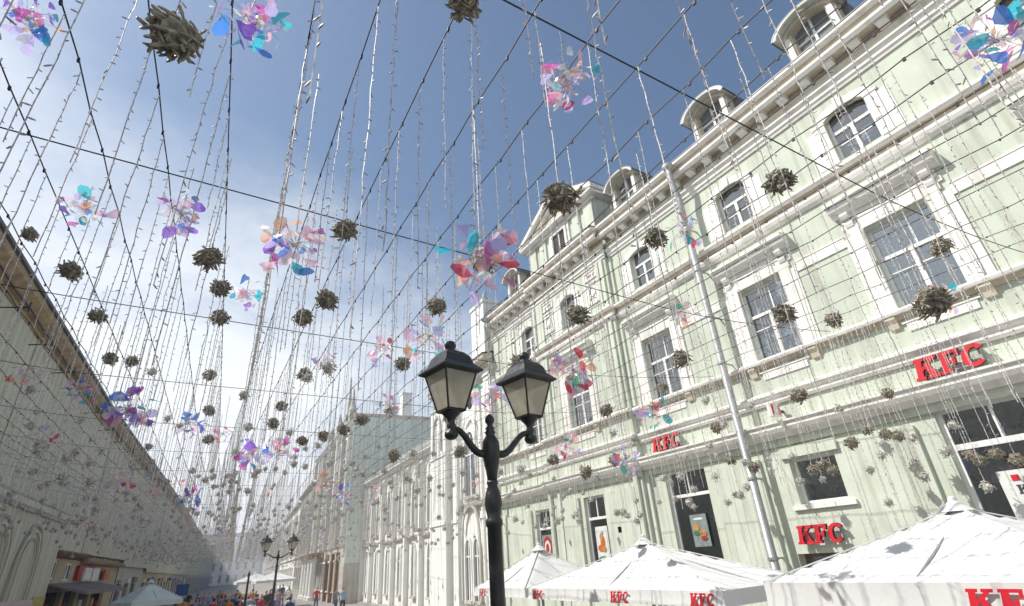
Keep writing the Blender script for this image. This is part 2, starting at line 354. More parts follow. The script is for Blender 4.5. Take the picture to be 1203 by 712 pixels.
# ------------------------------------------------------------------ ground
def centre(y):            # where the street runs: it bends to the right in the distance
    if y < 25: return 3.3
    if y < 90: return 3.3 + (y - 25) * 0.075
    return 3.3 + 65 * 0.075 + (y - 90) * 0.088
g = MB(); g.add([(-1480, -780, 0), (1480, -780, 0), (1480, 2480, 0), (-1480, 2480, 0)], [(0, 1, 2, 3)])
g.build('ground', GROUNDM, kind='structure')
st = MB(); ys = [-30, 0, 25, 45, 65, 90, 130, 180, 260, 330]
for a, b in zip(ys, ys[1:]):
    ca, cb = centre(a), centre(b)
    st.add([(ca - 9, a, .004), (ca + 9.9, a, .004), (cb + 9.9, b, .004), (cb - 9, b, .004)], [(0, 1, 2, 3)])
st.build('street', PAVE, kind='structure')
for sx, nm in ((-1, 'pavement'), (1, 'pavement')):
    k = MB()
    for a, b in zip(ys, ys[1:]):
        ca, cb = centre(a) + sx * 9.3, centre(b) + sx * 9.3
        w0, w1 = (0, 3) if sx > 0 else (-3, 0)
        k.add([(ca + w0, a, .12), (ca + w1, a, .12), (cb + w1, b, .12), (cb + w0, b, .12), (ca + w0, a, -.05), (ca + w1, a, -.05), (cb + w1, b, -.05), (cb + w0, b, -.05)],
              [(0, 1, 2, 3), (0, 4, 7, 3), (1, 2, 6, 5)])
    k.build(nm, STONE2, kind='structure')

# ------------------------------------------------------------------ the green building
X0 = 14.0
GB = empty('green_building', (X0, 0, 0), label='long pale green building with white window surrounds and arched roof dormers', cat='building')
COLS = [-0.15, 3.9, 7.78, 12.15, 16.75, 20.6]        # window axes along the street
RB0, RB1 = 13.9, 19.6                                # projecting bay
def px_(u): return -0.22 if RB0 < u < RB1 else 0.0   # front plane of the wall there
UEND = 24.3
uph = []; low = []
for c in COLS:
    uph.append((c - 0.72, c + 0.72, 7.46, 9.72))
    uph.append((c - 0.56, c + 0.56, 11.95, 13.62))
WIN_G = [(2.95, 4.86, 1.2, 5.02, 'shop'), (7.2, 8.45, 3.45, 4.6, 'small'), (7.75, 8.95, 0.1, 2.3, 'door'), (11.35, 13.05, 1.2, 4.95, 'tall'),
         (16.1, 17.35, 1.2, 4.66, 'mid'), (19.95, 21.25, 1.2, 4.55, 'mid2'), (-1.8, 0.4, 1.2, 5.02, 'shop')]
wb = MB()
for a, b, xx in ((-9.0, RB0, 0.0), (RB0, RB1, -0.22), (RB1, UEND, 0.0)):
    hs = [h for h in uph if a < (h[0] + h[1]) / 2 < b]
    wall_holes(wb, a, b, 6.3, 14.1, hs, xx, 0.30)
    hs = [h[:4] for h in WIN_G if a < (h[0] + h[1]) / 2 < b]
    wall_holes(wb, a, b, 0.0, 6.3, hs, xx + 0.02, 0.34)
for u in (RB0, RB1):
    wb.add([(-.22, u, 0), (0.02, u, 0), (0.02, u, 14.1), (-.22, u, 14.1)], [(0, 1, 2, 3)])
wb.add([(0, UEND, 0), (9, UEND, 0), (9, UEND, 15.6), (0, UEND, 15.6)], [(0, 3, 2, 1)])
wb.add([(0, -9, 0), (9, -9, 0), (9, -9, 15.6), (0, -9, 15.6)], [(0, 1, 2, 3)])
wb.add([(0.02, -9, 14.1), (0.02, UEND, 14.1), (0.02, UEND, 15.6), (0.02, -9, 15.6)], [(0, 3, 2, 1)])
wb.build('wall', GREEN, GB)
ib = MB(); ib.box((1.1, -8.9, 0.2), (1.15, UEND - .1, 14.0)); ib.box((.33, -8.9, 6.2), (1.1, UEND - .1, 6.3)); ib.box((.33, -8.9, 11.2), (1.1, UEND - .1, 11.3)); ib.build('dark_interior', DARKIN, GB)
def curtains(c, w, z0, z1, X, seed):
    r = random.Random(seed); wd = r.choice((.22, .3, .42, .15)) * w
    for sg in (-1, 1):
        m = MB(); n = 12; a = c + sg * w / 2; b = a - sg * wd * r.uniform(.7, 1.2); vs = []
        for k in range(n + 1):
            t = k / n; x = X + .33 + .035 * math.sin(t * 21 + seed); vs += [(x, a + (b - a) * t, z0), (x + .0, a + (b - a) * t * (.8 + .2), z1)]
        m.add(vs, [(2 * k, 2 * k + 2, 2 * k + 3, 2 * k + 1) for k in range(n)]); m.build('curtain', CURTAIN, GB, True)
    if r.random() < .5:
        m = MB(); m.box((X + .26, c - w / 2, z1 - r.uniform(.3, .9)), (X + .27, c + w / 2, z1)); m.build('roller_blind', CURTAIN, GB)

# upper wall: shallow vertical lesenes (each a part)
for a, b in ((-6.0, -5.5), (5.6, 5.95), (9.1, 9.3), (10.4, 10.7), (14.35, 14.5), (19.0, 19.3), (22.2, 22.5)):
    for z0, z1 in ((7.45, 11.15), (11.85, 14.05)):
        if b < 10.9 and z0 > 10: continue
        if b < 10.9: continue
        m = MB(); m.box((px_(a) - 0.07, a, z0), (px_(a), b, z1)); m.build('lesene', GREEN2, GB)
# bay edges: doubled green pilasters that throw a thin shadow
for u in (13.72, 14.05, 18.75, 19.45):
    for z0, z1 in ((0.4, 5.15), (7.5, 11.1), (11.85, 14.0)):
        m = MB(); m.box((px_(u) - 0.09, u, z0), (px_(u), u + 0.2 if u > 14 else u + .17, z1)); m.build('pilaster', GREEN2, GB)

# second-storey windows with pilastered surrounds and bracketed hoods
for i, c in enumerate(COLS):
    X = px_(c)
    wo = window(GB, c - 0.72, c + 0.72, 7.46, 9.72, X + 0.16, (0.5,), 0.62, 0.075, [0.68], side_bars=(0.38,), gm=CGLASS); curtains(c, 1.4, 7.4, 9.75, X, i)
    s = MB()
    for sg in (-1, 1):
        s.box((X - 0.07, c + sg * 0.72, 7.42), (X + 0.0, c + sg * 1.05, 9.78))            # inner architrave
        s.box((X - 0.04, c + sg * 1.053, 7.42), (X + 0.0, c + sg * 1.22, 9.70))
    s.box((X - 0.075, c - 1.08, 9.783), (X, c + 1.08, 9.98))
    s.box((X - 0.05, c - 1.18, 9.983), (X, c + 1.18, 10.12))
    s.build('window_surround', WHITE, GB)
    h = MB()                                                                               # hood: stepped cornice
    h.prism([(X, 10.36), (X - .16, 10.36), (X - .20, 10.44), (X - .30, 10.50), (X - .34, 10.62), (X - .40, 10.66), (X - .40, 10.74), (X - .12, 10.84), (X, 10.84)], c - 1.27, c + 1.27)
    h.box((X - .07, c - 1.12, 10.123), (X, c + 1.12, 10.357))
    h.build('window_hood', WHITE, GB)
    for sg in (-1, 1):
        b = MB(); u = c + sg * 0.95
        b.prism([(X, 9.92), (X - .10, 9.97), (X - .13, 10.06), (X - .12, 10.14), (X - .20, 10.22), (X - .24, 10.30), (X - .24, 10.357), (X - 0.071, 10.357), (X - 0.071, 10.0)], u - .10, u + .10)
        b.build('hood_bracket', WHITE, GB)
        b = MB(); b.prism([(X, 6.98), (X - .07, 7.0), (X - .10, 7.12), (X - .17, 7.22), (X - .17, 7.297), (X, 7.297)], u - .11, u + .11)
        b.build('sill_bracket', CREAM, GB)
    sp = MB(); sp.box((X - .035, c - .70, 6.86), (X, c + .70, 7.06)); sp.box((X - .055, c - .78, 7.063), (X, c + .78, 7.10)); sp.build('apron_panel', WHITE, GB)
    if i in (1, 2, 0):
        st_ = MB(); st_.box((-.035, c + 1.225, 9.52), (0, COLS[i + 1] - 1.225, 9.80)); st_.box((-.05, c + 1.225, 9.803), (0, COLS[i + 1] - 1.225, 9.85)); st_.build('string_course', WHITE, GB)
# third-storey windows with segmental arches
for i, c in enumerate(COLS):
    X = px_(c)
    window(GB, c - 0.56, c + 0.56, 11.95, 13.62, X + 0.16, (0.5,), 0.60, 0.07, [0.55], gm=CGLASS); curtains(c, 1.1, 11.9, 13.7, X, i + 20)
    for sg in (-1, 1):
        s = MB(); s.box((X - .05, c + sg * .56, 11.93), (X, c + sg * .86, 13.302)); s.box((X - .075, c + sg * .54, 13.302), (X, c + sg * .90, 13.40)); s.build('window_jamb', WHITE, GB)
    a = MB(); n = 10; rad = 1.02; zc = 13.62 - 0.80; half = math.asin(0.86 / 1.12)
    outer = []; inner = []
    for k in range(n + 1):
        t = -half + 2 * half * k / n
        inner.append((c + .56 * math.sin(t) / math.sin(half), 13.36 + .17 * (math.cos(t) - math.cos(half)) / (1 - math.cos(half))))
        outer.append((c + .86 * math.sin(t) / math.sin(half), 13.46 + .30 * (math.cos(t) - math.cos(half)) / (1 - math.cos(half))))
    for k in range(n):
        a.slab([inner[k], inner[k + 1], outer[k + 1], outer[k]], X - .055, X - .001)
    a.slab([(c - .08, 13.5), (c + .08, 13.5), (c + .11, 13.86), (c - .11, 13.86)], X - .10, X - .056)
    a.build('arched_head', WHITE, GB)
    t = MB()                                                                               # infill between arch and square opening
    for k in range(n):
        t.slab([inner[k], inner[k + 1], (inner[k + 1][0], 13.66), (inner[k][0], 13.66)], X + .002, X + .12)
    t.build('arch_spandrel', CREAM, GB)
    # flat outer white field either side, seen as a wide pale panel
    for sg in (-1, 1):
        f = MB(); f.box((X - .02, c + sg * .863, 11.95), (X, c + sg * 1.12, 13.25)); f.build('flat_band', WHITE2, GB)
# carved panels in the projecting bay
for c in (14.75, 18.5, 14.75):
    pass
for c in (14.95, 18.35, 22.4):
    X = px_(c)
    for z0, z1 in ((12.30, 13.35), (13.5, 13.95)):
        w = .44
        p = MB()
        p.box((X - .05, c - w, z0), (X, c - w + .06, z1)); p.box((X - .05, c + w - .06, z0), (X, c + w, z1))
        p.box((X - .05, c - w + .06, z0), (X, c + w - .06, z0 + .06)); p.box((X - .05, c - w + .06, z1 - .06), (X, c + w - .06, z1))
        p.box((X - .012, c - w + .06, z0 + .06), (X, c + w - .06, z1 - .06))
        po = p.build('carved_panel', WHITE, GB)
        if z1 - z0 > .9:
            r = MB(); zm = (z0 + z1) / 2
            r.tube([(X - .03, c + .20 * math.cos(t / 12 * 2 * math.pi), zm + .08 + .22 * math.sin(t / 12 * 2 * math.pi)) for t in range(13)], .028, 6)
            r.tube([(X - .03, c - .18, zm - .28), (X - .045, c - .06, zm - .18), (X - .03, c, zm - .30), (X - .045, c + .08, zm - .18), (X - .03, c + .2, zm - .28)], .022, 5)
            r.build('relief_ornament', WHITE, po)
        else:
            r = MB(); zm = (z0 + z1) / 2
            r.tube([(X - .03, c - .3 + .05 * k, zm + .06 * math.sin(k * 1.6)) for k in range(13)], .022, 5); r.build('relief_ornament', WHITE, po)

def course(name, prof, m=WHITE, breaks=True, u0=-9.0, u1=UEND):
    """moulding profile (projection, z) along the facade, stepping out round the bay"""
    for a, b, X in ((u0, RB0 - .0, 0.0), (RB0 - .06, RB1 + .06, -.22), (RB1, u1, 0.0)) if breaks else ((u0, u1, 0.0),):
        mb = MB()
        if X == 0 and breaks:
            a2 = a if a < 0 else a + .06; b2 = b - .06 if b < 20 else b
            mb.prism([(X - p, z) for p, z in prof], a2, b2)
        else: mb.prism([(X - p, z) for p, z in prof], a, b)
        mb.build(name, m, GB)
# sill course of the top floor: white shelf, hollow with its shade painted brown, lower mouldings
course('sill_course', [(0, 11.60), (.20, 11.60), (.24, 11.66), (.24, 11.74), (.10, 11.80), (0, 11.80)])
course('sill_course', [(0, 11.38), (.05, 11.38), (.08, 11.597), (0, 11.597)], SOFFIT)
course('sill_course', [(0, 11.12), (.05, 11.12), (.12, 11.20), (.16, 11.30), (.16, 11.377), (0, 11.377)])
# sill course of the middle floor
course('sill_course', [(0, 7.30), (.20, 7.30), (.22, 7.36), (.14, 7.43), (0, 7.44)])
course('sill_course', [(0, 7.18), (.04, 7.18), (.10, 7.297), (0, 7.297)], SOFFIT)  # brown strip paints the shadow under the sill
# two bands over the ground floor with the sign frieze between them
course('upper_band', [(0, 6.12), (.05, 6.12), (.09, 6.18), (.09, 6.27), (.15, 6.31), (.19, 6.36), (.19, 6.42), (0, 6.50)])
course('ledge', [(0, 5.17), (.16, 5.17), (.22, 5.26), (.30, 5.30), (.36, 5.40), (.36, 5.50), (.42, 5.53), (.42, 5.58), (0, 5.66)])
course('ledge_bed', [(0, 4.98), (.05, 4.98), (.08, 5.167), (0, 5.167)], GREEN2)
# frieze mouldings below the eaves
course('frieze_moulding', [(0, 14.05), (.05, 14.05), (.07, 14.14), (.11, 14.17), (.11, 14.26), (0, 14.26)])
course('frieze_moulding', [(0, 14.263), (.12, 14.263), (.15, 14.33), (.19, 14.36), (.19, 14.42), (0, 14.42)])
course('frieze_band', [(0, 14.423), (.08, 14.423), (.08, 14.62), (0, 14.62)], GREEN)
# eaves: soffit, corona, gutter
course('eaves_moulding', [(0.0, 14.623), (.08, 14.623), (.12, 14.717), (0.0, 14.717)], CREAM)
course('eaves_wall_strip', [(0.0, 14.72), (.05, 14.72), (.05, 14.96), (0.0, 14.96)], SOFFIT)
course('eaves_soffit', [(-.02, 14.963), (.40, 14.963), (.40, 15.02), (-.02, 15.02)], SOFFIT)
course('cornice', [(.403, 14.93), (.44, 14.93), (.50, 15.02), (.50, 15.10), (.46, 15.13), (.403, 15.13)], WHITE)
course('cornice_fascia', [(.30, 15.133), (.42, 15.133), (.42, 15.34), (.30, 15.34)], SOFFIT)
course('gutter', [(.30, 15.343), (.50, 15.343), (.58, 15.41), (.58, 15.50), (.30, 15.52)], WHITE)
course('roof_edge', [(.27, 15.523), (.59, 15.523), (.59, 15.56), (.27, 15.58)], ROOF)
# modillions: bracket blocks under the soffit, each its own part
mod_a = MB(); mod_a.prism([(-.053, 14.73), (-.16, 14.74), (-.22, 14.79), (-.36, 14.84), (-.35, 14.925), (-.053, 14.925)], -.13, .13)
mod_me = mod_a.mesh('modillion', WHITE)
cof = MB(); cof.box((-.38, -.16, 14.928), (-.06, .16, 14.960)); cof_me = cof.mesh('modillion_cap', WHITE)
u = -3.0; k = 0
while u < UEND - .3:
    X = px_(u)
    if not (abs(u - RB0) < .2 or abs(u - RB1) < .2):
        o = link('modillion', mod_me, GB, (X, u, 0.0)); link('modillion_cap', cof_me, GB, (X, u, 0.0))
    u += 0.74
# roof: low pitch, hidden from the street
rf = MB(); rf.add([(-.3, -9, 15.59), (-.3, UEND + .2, 15.59), (6, UEND + .2, 18.4), (6, -9, 18.4), (12, -9, 15.4), (12, UEND + .2, 15.4)], [(0, 3, 2, 1), (3, 4, 5, 2)])
rf.add([(-.3, UEND + .2, 15.59), (6, UEND + .2, 18.4), (12, UEND + .2, 15.4)], [(0, 1, 2)]); rf.build('roof', ROOF, GB)

# arched dormers (window, posts, curved hood, tin back)
def dormer(c, w=1.5):
    xf = 0.0; zb = 15.56; h = w / 2; zs = zb + 1.35; ho = h + .16; ri = .62
    d = MB()
    d.box((xf - .06, c - h, zb), (xf + .35, c - h + .26, zs + .1)); d.box((xf - .06, c + h - .26, zb), (xf + .35, c + h, zs + .1))
    d.box((xf - .02, c - h + .26, zb), (xf + .3, c + h - .26, zb + .22))
    do = d.build('dormer', CREAM, GB)
    for sg in (-1, 1):
        p = MB(); p.box((xf - .13, c + sg * (h - .21), zb), (xf - .061, c + sg * (h - .05), zs - .05)); p.build('dormer_pilaster', WHITE, do)
    n = 14
    def arc(k, r, zo=0): t = math.pi * (.06 + .88 * k / n); return (c + ho * r * math.cos(t) / math.cos(math.pi * .06), zs - .06 + zo + ri * (math.sin(t) * r - .12))
    for nm, r0, r1, x0, x1, mm in (('dormer_arch', .90, 1.0, -.42, -.36, WHITE), ('dormer_soffit', .90, .995, -.359, .35, GREEN2), ('dormer_inner_arch', .72, .88, -.14, .30, CREAM)):
        a = MB()
        for k in range(n): a.slab([arc(k, r0), arc(k, r1), arc(k + 1, r1), arc(k + 1, r0)], xf + x0, xf + x1)
        a.build(nm, mm, do)
    t = MB(); pr = [arc(k, 1.03) for k in range(n + 1)] + [(c - h, zb - .3), (c + h, zb - .3)]
    t.slab(pr, xf + .36, xf + 3.0); t.build('dormer_back', ROOF2 if False else ROOF, do)
    t = MB()
    for k in range(n): t.slab([arc(k, 1.001), arc(k, 1.05), arc(k + 1, 1.05), arc(k + 1, 1.001)], xf - .43, xf + .36)
    t.build('dormer_roof_sheet', ROOF, do)
    w_ = MB(); w_.box((xf + .16, c - h + .26, zb + .22), (xf + .22, c + h - .26, zb + .30)); w_.box((xf + .16, c - .035, zb + .30), (xf + .22, c + .035, zs + .3))
    w_.box((xf + .16, c - h + .26, zb + .95), (xf + .22, c - .035, zb + 1.02)); w_.box((xf + .16, c + .035, zb + .95), (xf + .22, c + h - .26, zb + 1.02)); w_.build('dormer_window', WFRAME, do)
    p = MB(); p.box((xf + .225, c - h + .22, zb + .2), (xf + .24, c + h - .22, zs + .42)); p.build('dormer_pane', GLASS, do)
for c, w in ((-0.2, 1.6), (3.72, 1.6), (7.6, 1.55), (12.2, 1.5), (21.4, 1.4)): dormer(c, w)

# gabled attic over the bay
gz = 15.585; GX = -.20
ga = MB(); ga.box((GX, RB0 + .15, gz), (1.9, RB1 - .15, 17.6))
gao = ga.build('gable_attic', GREEN, GB)
p = MB(); p.box((GX - .10, RB0 + .05, gz), (GX, RB1 - .05, gz + .22)); p.build('attic_plinth', WHITE, gao)
for u, w in ((RB0 + .18, .62), (RB0 + 1.15, .55), (RB0 + 2.0, .30), (RB0 + 3.35, .30), (RB1 - 1.72, .55), (RB1 - .80, .62)):
    m = MB(); m.box((GX - .09, u, gz + .223), (GX, u + w, 17.3)); m.build('attic_pilaster', GREEN2 if w > .4 else WHITE, gao)
m = MB(); m.box((GX - .14, RB0 + .02, 17.303), (GX, RB1 - .02, 17.45)); m.prism([(GX, 17.453), (GX - .3, 17.453), (GX - .40, 17.56), (GX - .42, 17.66), (GX + 2.2, 17.66), (GX + 2.2, 17.5), (GX, 17.5)], RB0 - .22, RB1 + .22)
m.build('attic_cornice', WHITE, gao)
cm = (RB0 + RB1) / 2; za = 19.35
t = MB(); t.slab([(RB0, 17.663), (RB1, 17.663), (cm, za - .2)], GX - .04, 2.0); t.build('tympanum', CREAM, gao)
for sg in (-1, 1):
    e = cm + sg * ((RB1 - RB0) / 2 + .28)
    m = MB(); m.slab([(e, 17.67), (e, 17.92), (cm, za + .12), (cm, za - .15)], GX - .42, GX + 2.3)
    m.slab([(e - sg * .45, 17.67), (e - sg * .45, 17.76), (cm, za - .30), (cm, za - .42)], GX - .22, GX - .045)
    m.build('raking_cornice', WHITE, gao)
m = MB()
e0 = RB0 - .30; e1 = RB1 + .30
for a, b in ((e0, cm), (e1, cm)): m.slab([(a, 17.923), (a, 17.96), (cm, za + .16), (cm, za + .122)], GX - .43, GX + 2.31)
m.build('gable_roof_sheet', ROOF, gao)
m = MB(); m.box((GX - .03, cm - .50, gz + .5), (GX - .004, cm + .50, 17.2)); m.build('attic_window', DARKIN, gao)
m = MB()
for sg in (-1, 1): m.box((GX - .12, cm + sg * .5, gz + .4), (GX, cm + sg * .66, 17.25))
m.box((GX - .125, cm - .70, 17.1), (GX, cm + .70, 17.30)); m.box((GX - .06, cm - .03, gz + .5), (GX - .031, cm + .03, 17.1)); m.build('attic_window_surround', WHITE, gao)

# ground floor windows
for a, b, z0, z1, kd in WIN_G:
    X = px_((a + b) / 2) + .02
    if kd == 'shop': window(GB, a, b, z0, z1, X + .12, (0.5,) if False else (), 0.80, 0.10, side_bars=(0.5,), name='shop_window', gm=CGLASS)
    elif kd == 'small': window(GB, a, b, z0, z1, X + .12, (), None, 0.075, name='small_window', gm=CGLASS)
    elif kd == 'tall': window(GB, a, b, z0, z1, X + .12, (), 0.80, 0.08, side_bars=(0.5,), name='tall_window', gm=CGLASS)
    elif kd == 'door': window(GB, a, b, z0, z1, X + .2, (.5,), 0.8, 0.08, name='door', fm=BROWN)
    else: window(GB, a, b, z0, z1, X + .12, (), 0.78, 0.08, side_bars=(0.5,), name='tall_window', gm=CGLASS)
# raised panels round the ground floor openings
for a, b, z1, hol in ((5.3, 8.95, 4.80, [(7.2, 8.45, 3.45, 4.6), (7.75, 8.95 - .01, 0.1, 2.3)]), (9.35, 11.0, 4.75, []), (14.3, 15.9, 4.7, []), (17.6, 18.7, 4.7, []), (-1.95 - 2, -1.95, 4.8, []), (.6, 2.7, 4.8, []), (21.5, 24.2, 4.6, [])):
    X = px_((a + b) / 2) + .02; m = MB(); wall_holes(m, a, b, 0.0, z1, hol, X - .10, .10)
    m.add([(X - .1, a, 0), (X, a, 0), (X, a, z1), (X - .1, a, z1)], [(0, 1, 2, 3)]); m.add([(X - .1, b, 0), (X, b, 0), (X, b, z1), (X - .1, b, z1)], [(0, 3, 2, 1)])
    m.add([(X - .1, a, z1), (X, a, z1), (X, b, z1), (X - .1, b, z1)], [(0, 1, 2, 3)]); m.build('raised_panel', GREEN2, GB)
m = MB(); m.box((-.10, 7.08, 3.30), (-.0805, 8.62, 3.42)); m.box((-.17, 7.05, 4.62), (-.0805, 8.62, 4.90)); m.box((-.13, 7.03, 3.36), (-.0805, 7.05, 3.38)); m.build('small_window_trim', GREEN2, GB)
m = MB(); m.box((-.16, 7.02, 3.32), (-.0803, 8.66, 3.43)); m.build('small_window_sill', WHITE, GB)

# window posters (flat print on boards behind the glass line)
def blob(mb, x, cu, cz, ru, rz, n=14, a0=0, a1=360):
    pts = [(cu + ru * math.cos(R(a0 + (a1 - a0) * k / n)), cz + rz * math.sin(R(a0 + (a1 - a0) * k / n))) for k in range(n + (0 if a1 - a0 == 360 else 1))]
    mb.slab(pts, x, x - .004)
def poster(name, x, u0, u1, z0, z1, bm_, blobs, label):
    r = empty(name, (X0, (u0 + u1) / 2, z0), label=label, cat='poster'); ox = (u0 + u1) / 2
    m = MB(); m.box((x, u0 - ox, 0), (x + .02, u1 - ox, z1 - z0)); m.build('board', bm_, r)
    for k, (mm, cu, cz, ru, rz) in enumerate(blobs):
        b = MB(); blob(b, x - .001 - .005 * k, cu, cz, ru, rz); b.build('printed_shape', mm, r)
    return r
poster('burger_poster', .10, 11.75, 12.40, 2.62, 3.55, POSTERG, [(POSTER, .0, .80, .2, .035), (BUN, .12, .56, .13, .10), (BUN, -.10, .38, .14, .11), (LEAFG, .14, .40, .11, .07), (REDB, -.12, .24, .12, .06)],
       'grey burger poster standing in the tall window left of the drainpipe')
r = poster('shop_window_poster', .10, 2.9, 4.28, 2.0, 3.62, POSTER, [(BUN, -.35, .62, .42, .30), (ORANGE, -.35, .45, .40, .10), (REDB, -.35, .30, .38, .12)], 'large white burger poster in the right hand shop window')
for k in range(3):
    m = MB(); m.box((.088, .36 - .22 * k, 1.42), (.098, .48 - .22 * k, 1.53)); m.build('red_square', RED, r)
letters('KFC', .17, r, .098, .46, 1.17, .006, INK, gap=.06)
m = MB(); m.box((.09, -.5, 1.0), (.098, .42, 1.06)); m.build('text_line', LEAFG, r)
poster('chicken_poster', -.12, 16.25, 16.95, 2.2, 3.55, POSTER, [(ORANGE, -.02, .80, .14, .24), (BUN, .04, .98, .09, .14), (ORANGE, .08, .60, .20, .13), (BUN, -.08, .56, .12, .10), (POSTERG, -.06, 1.12, .04, .05), (LEAFG, .0, .20, .33, .13), (POSTER, .1, .22, .08, .04)], 'white poster with an orange drumstick in the window above the middle parasol')
r = poster('round_logo_poster', .10, 20.2, 21.0, 2.3, 3.5, POSTERG, [(REDB, .0, .75, .32, .40), (POSTER, .0, .70, .22, .28), (REDB, .0, .66, .13, .2)], 'grey poster with a red and white ring in the window behind the first parasol')

# red three-letter signs
def sign(loc_u, z, h, label, width, x=-.12, th=.09, nm='red_letter_sign', gap=.05):
    r = empty(nm, (X0, loc_u, z), label=label, cat='sign')
    letters('KFC', h, r, x, 0, 0, th, RED, slant=.16, gap=gap, width=width, side=REDSIDE)
    m = MB(); tot = (1 + .82 + .92) * width * h + 2 * gap * h
    m.box((x, -.1 * h, .12 * h), (x + .03, -tot, .18 * h)); m.box((x, -.1 * h, .8 * h), (x + .03, -tot, .86 * h)); m.build('mounting_rail', GALV, r)
    for uu in (-.2 * h, -tot + .2 * h):
        b = MB(); b.box((x + .03, uu - .02, .1 * h), (-.001 if x > -.2 else -.02, uu + .02, .9 * h)); b.build('bracket', GALV, r)
    return r
sign(4.80, 5.66, .47, 'red letters K F C above the right hand shop window', 1.0, -.16)
sign(8.70, 2.52, .43, 'red letters K F C above the side door beside the drainpipe', .97, -.20)
sign(13.12, 5.66, .44, 'small red letters K F C on the band left of the drainpipe', 1.0, -.16)
hs = empty('hanging_sign', (X0, 8.2, 5.70), label='small white and red box sign on the band right of the drainpipe', cat='sign')
m = MB(); m.box((-.62, -.03, 0), (-.20, .09, .36)); m.build('sign_box', WBOARD, hs)
m = MB(); m.box((-.60, -.034, .04), (-.50, -.031, .32)); m.build('red_stripe', RED, hs)
m = MB(); m.box((-.32, -.034, .04), (-.22, -.031, .32)); m.build('red_stripe', RED, hs)
m = MB(); m.box((-.199, 0, .12), (-.0, .05, .2)); m.build('bracket', BLACK, hs)
eb = MB(); eb.box((-.30, 15.25, 3.25), (-.202, 15.43, 3.45)); eb.build('alarm_box', GALV, GB)

# drainpipes (each with its collars and swan neck)
def pipe(u, x, z0=0.0, xe=-.70, label='x', r_=.085):
    e = empty('drainpipe', (X0, u, 0), label=label, cat='drainpipe')
    m = MB(); m.tube([(xe, 0, 15.30), (xe, 0, 14.85), (xe + .05, 0, 14.5), (x - .05, 0, 14.1), (x, 0, 13.9), (x, 0, 12)], r_, 12); m.build('swan_neck', GALV, e, True)
    m = MB(); m.lathe([(.10, 15.18), (.19, 15.30), (.20, 15.42), (.16, 15.42)], 14, (xe, 0, 0)); m.build('hopper', GALV, e, True)
    m = MB(); m.tube([(x, 0, 12), (x, 0, .3), (x - .12, 0, .12)], r_ * 1.02, 14); m.build('pipe', GALV, e, True)
    for z in (2.2, 4.2, 7.6, 9.2, 10.9, 12.6):
        m = MB(); m.lathe([(r_ * 1.02, z), (r_ * 1.25, z), (r_ * 1.25, z + .07), (r_ * 1.02, z + .07)], 14, (x, 0, 0)); m.box((x + r_, -.02, z + .01), (.0, .02, z + .05)); m.build('collar', GALV, e)
pipe(9.38, -.50, label='tall galvanised drainpipe down the green facade between the windows', r_=.11)
pipe(24.0, -.50, label='distant galvanised drainpipe at the far end of the green facade', r_=.07)

# ------------------------------------------------------------------ white gothic building
GA = R(-2.0)
GO = empty('gothic_building', (13.95, 24.45, 0), GA, label='white gothic revival building with pointed windows left of the green facade', cat='building')
def pointed(c, w, z0, zs, zt, n=7):
    """outline of a pointed arch opening (u,z)"""
    h = w / 2; pts = [(c - h, z0), (c - h, zs)]
    for k in range(1, n): t = k / n; pts.append((c - h * math.cos(t * math.pi / 2) ** .9, zs + (zt - zs) * math.sin(t * math.pi / 2) ** 1.0))
    pts.append((c, zt)); L = pts[1:-1]
    return pts + [(2 * c - a, b) for a, b in reversed(L)] + [(c + h, z0)]
def arch_trim(parent, c, w, z0, zs, zt, t, x0, x1, m, name):
    o = pointed(c, w + 2 * t, z0, zs, zt + t * 1.6); i = pointed(c, w, z0, zs, zt); mb = MB()
    for k in range(len(o) - 1): mb.slab([i[k], i[k + 1], o[k + 1], o[k]], x0, x1)
    return mb.build(name, m, parent)
def gothic_window(c, w, z0, zs, zt, x, t=.12, mull=1, parent=None):
    parent = parent or GO
    fr = arch_trim(parent, c, w, z0, zs, zt, t, x - .16, x - .001, WHITE2, 'pointed_window')
    p = MB(); p.slab(pointed(c, w - .002, z0, zs, zt), x - .02, x - .003); p.build('pane', GLASS, fr)
    if mull:
        b = MB(); b.box((x - .09, c - .05, z0), (x - .021, c + .05, zt - .15)); b.box((x - .07, c - w / 2, zs - .04), (x - .0215, c - .05, zs + .04)); b.box((x - .07, c + .05, zs - .04), (x - .0215, c + w / 2, zs + .04)); b.build('mullion', WHITE2, fr)
    s = MB(); s.box((x - .22, c - w / 2 - t, z0 - .14), (x - .001, c + w / 2 + t, z0)); s.build('sill', STONE, fr)
    return fr
gm = MB(); gm.box((0, 0, 0), (10, 8.4, 13.0)); gm.build('main_block', WHITE2, GO)
gm = MB(); gm.box((.15, 8.4, 0), (8, 28.4, 10.0)); gm.build('wing', WHITE2, GO)
gr = MB(); gr.add([(-.35, 8.45, 10.17), (-.35, 28.7, 10.17), (3.2, 28.7, 12.7), (3.2, 8.45, 12.7), (8, 8.45, 10.1), (8, 28.7, 10.1), (-.35, 8.45, 10.02), (-.35, 28.7, 10.02)], [(0, 3, 2, 1), (3, 4, 5, 2), (0, 6, 7, 1), (1, 7, 2)])
gr.build('wing_roof', ROOF2, GO)
for prof, m_, z in (([(.15, 9.7), (-.10, 9.72), (-.20, 9.85), (-.34, 9.92), (-.34, 10.015), (.15, 10.015)], WHITE2, 0),):
    c_ = MB(); c_.prism(prof, 8.5, 28.6); c_.build('wing_cornice', m_, GO)
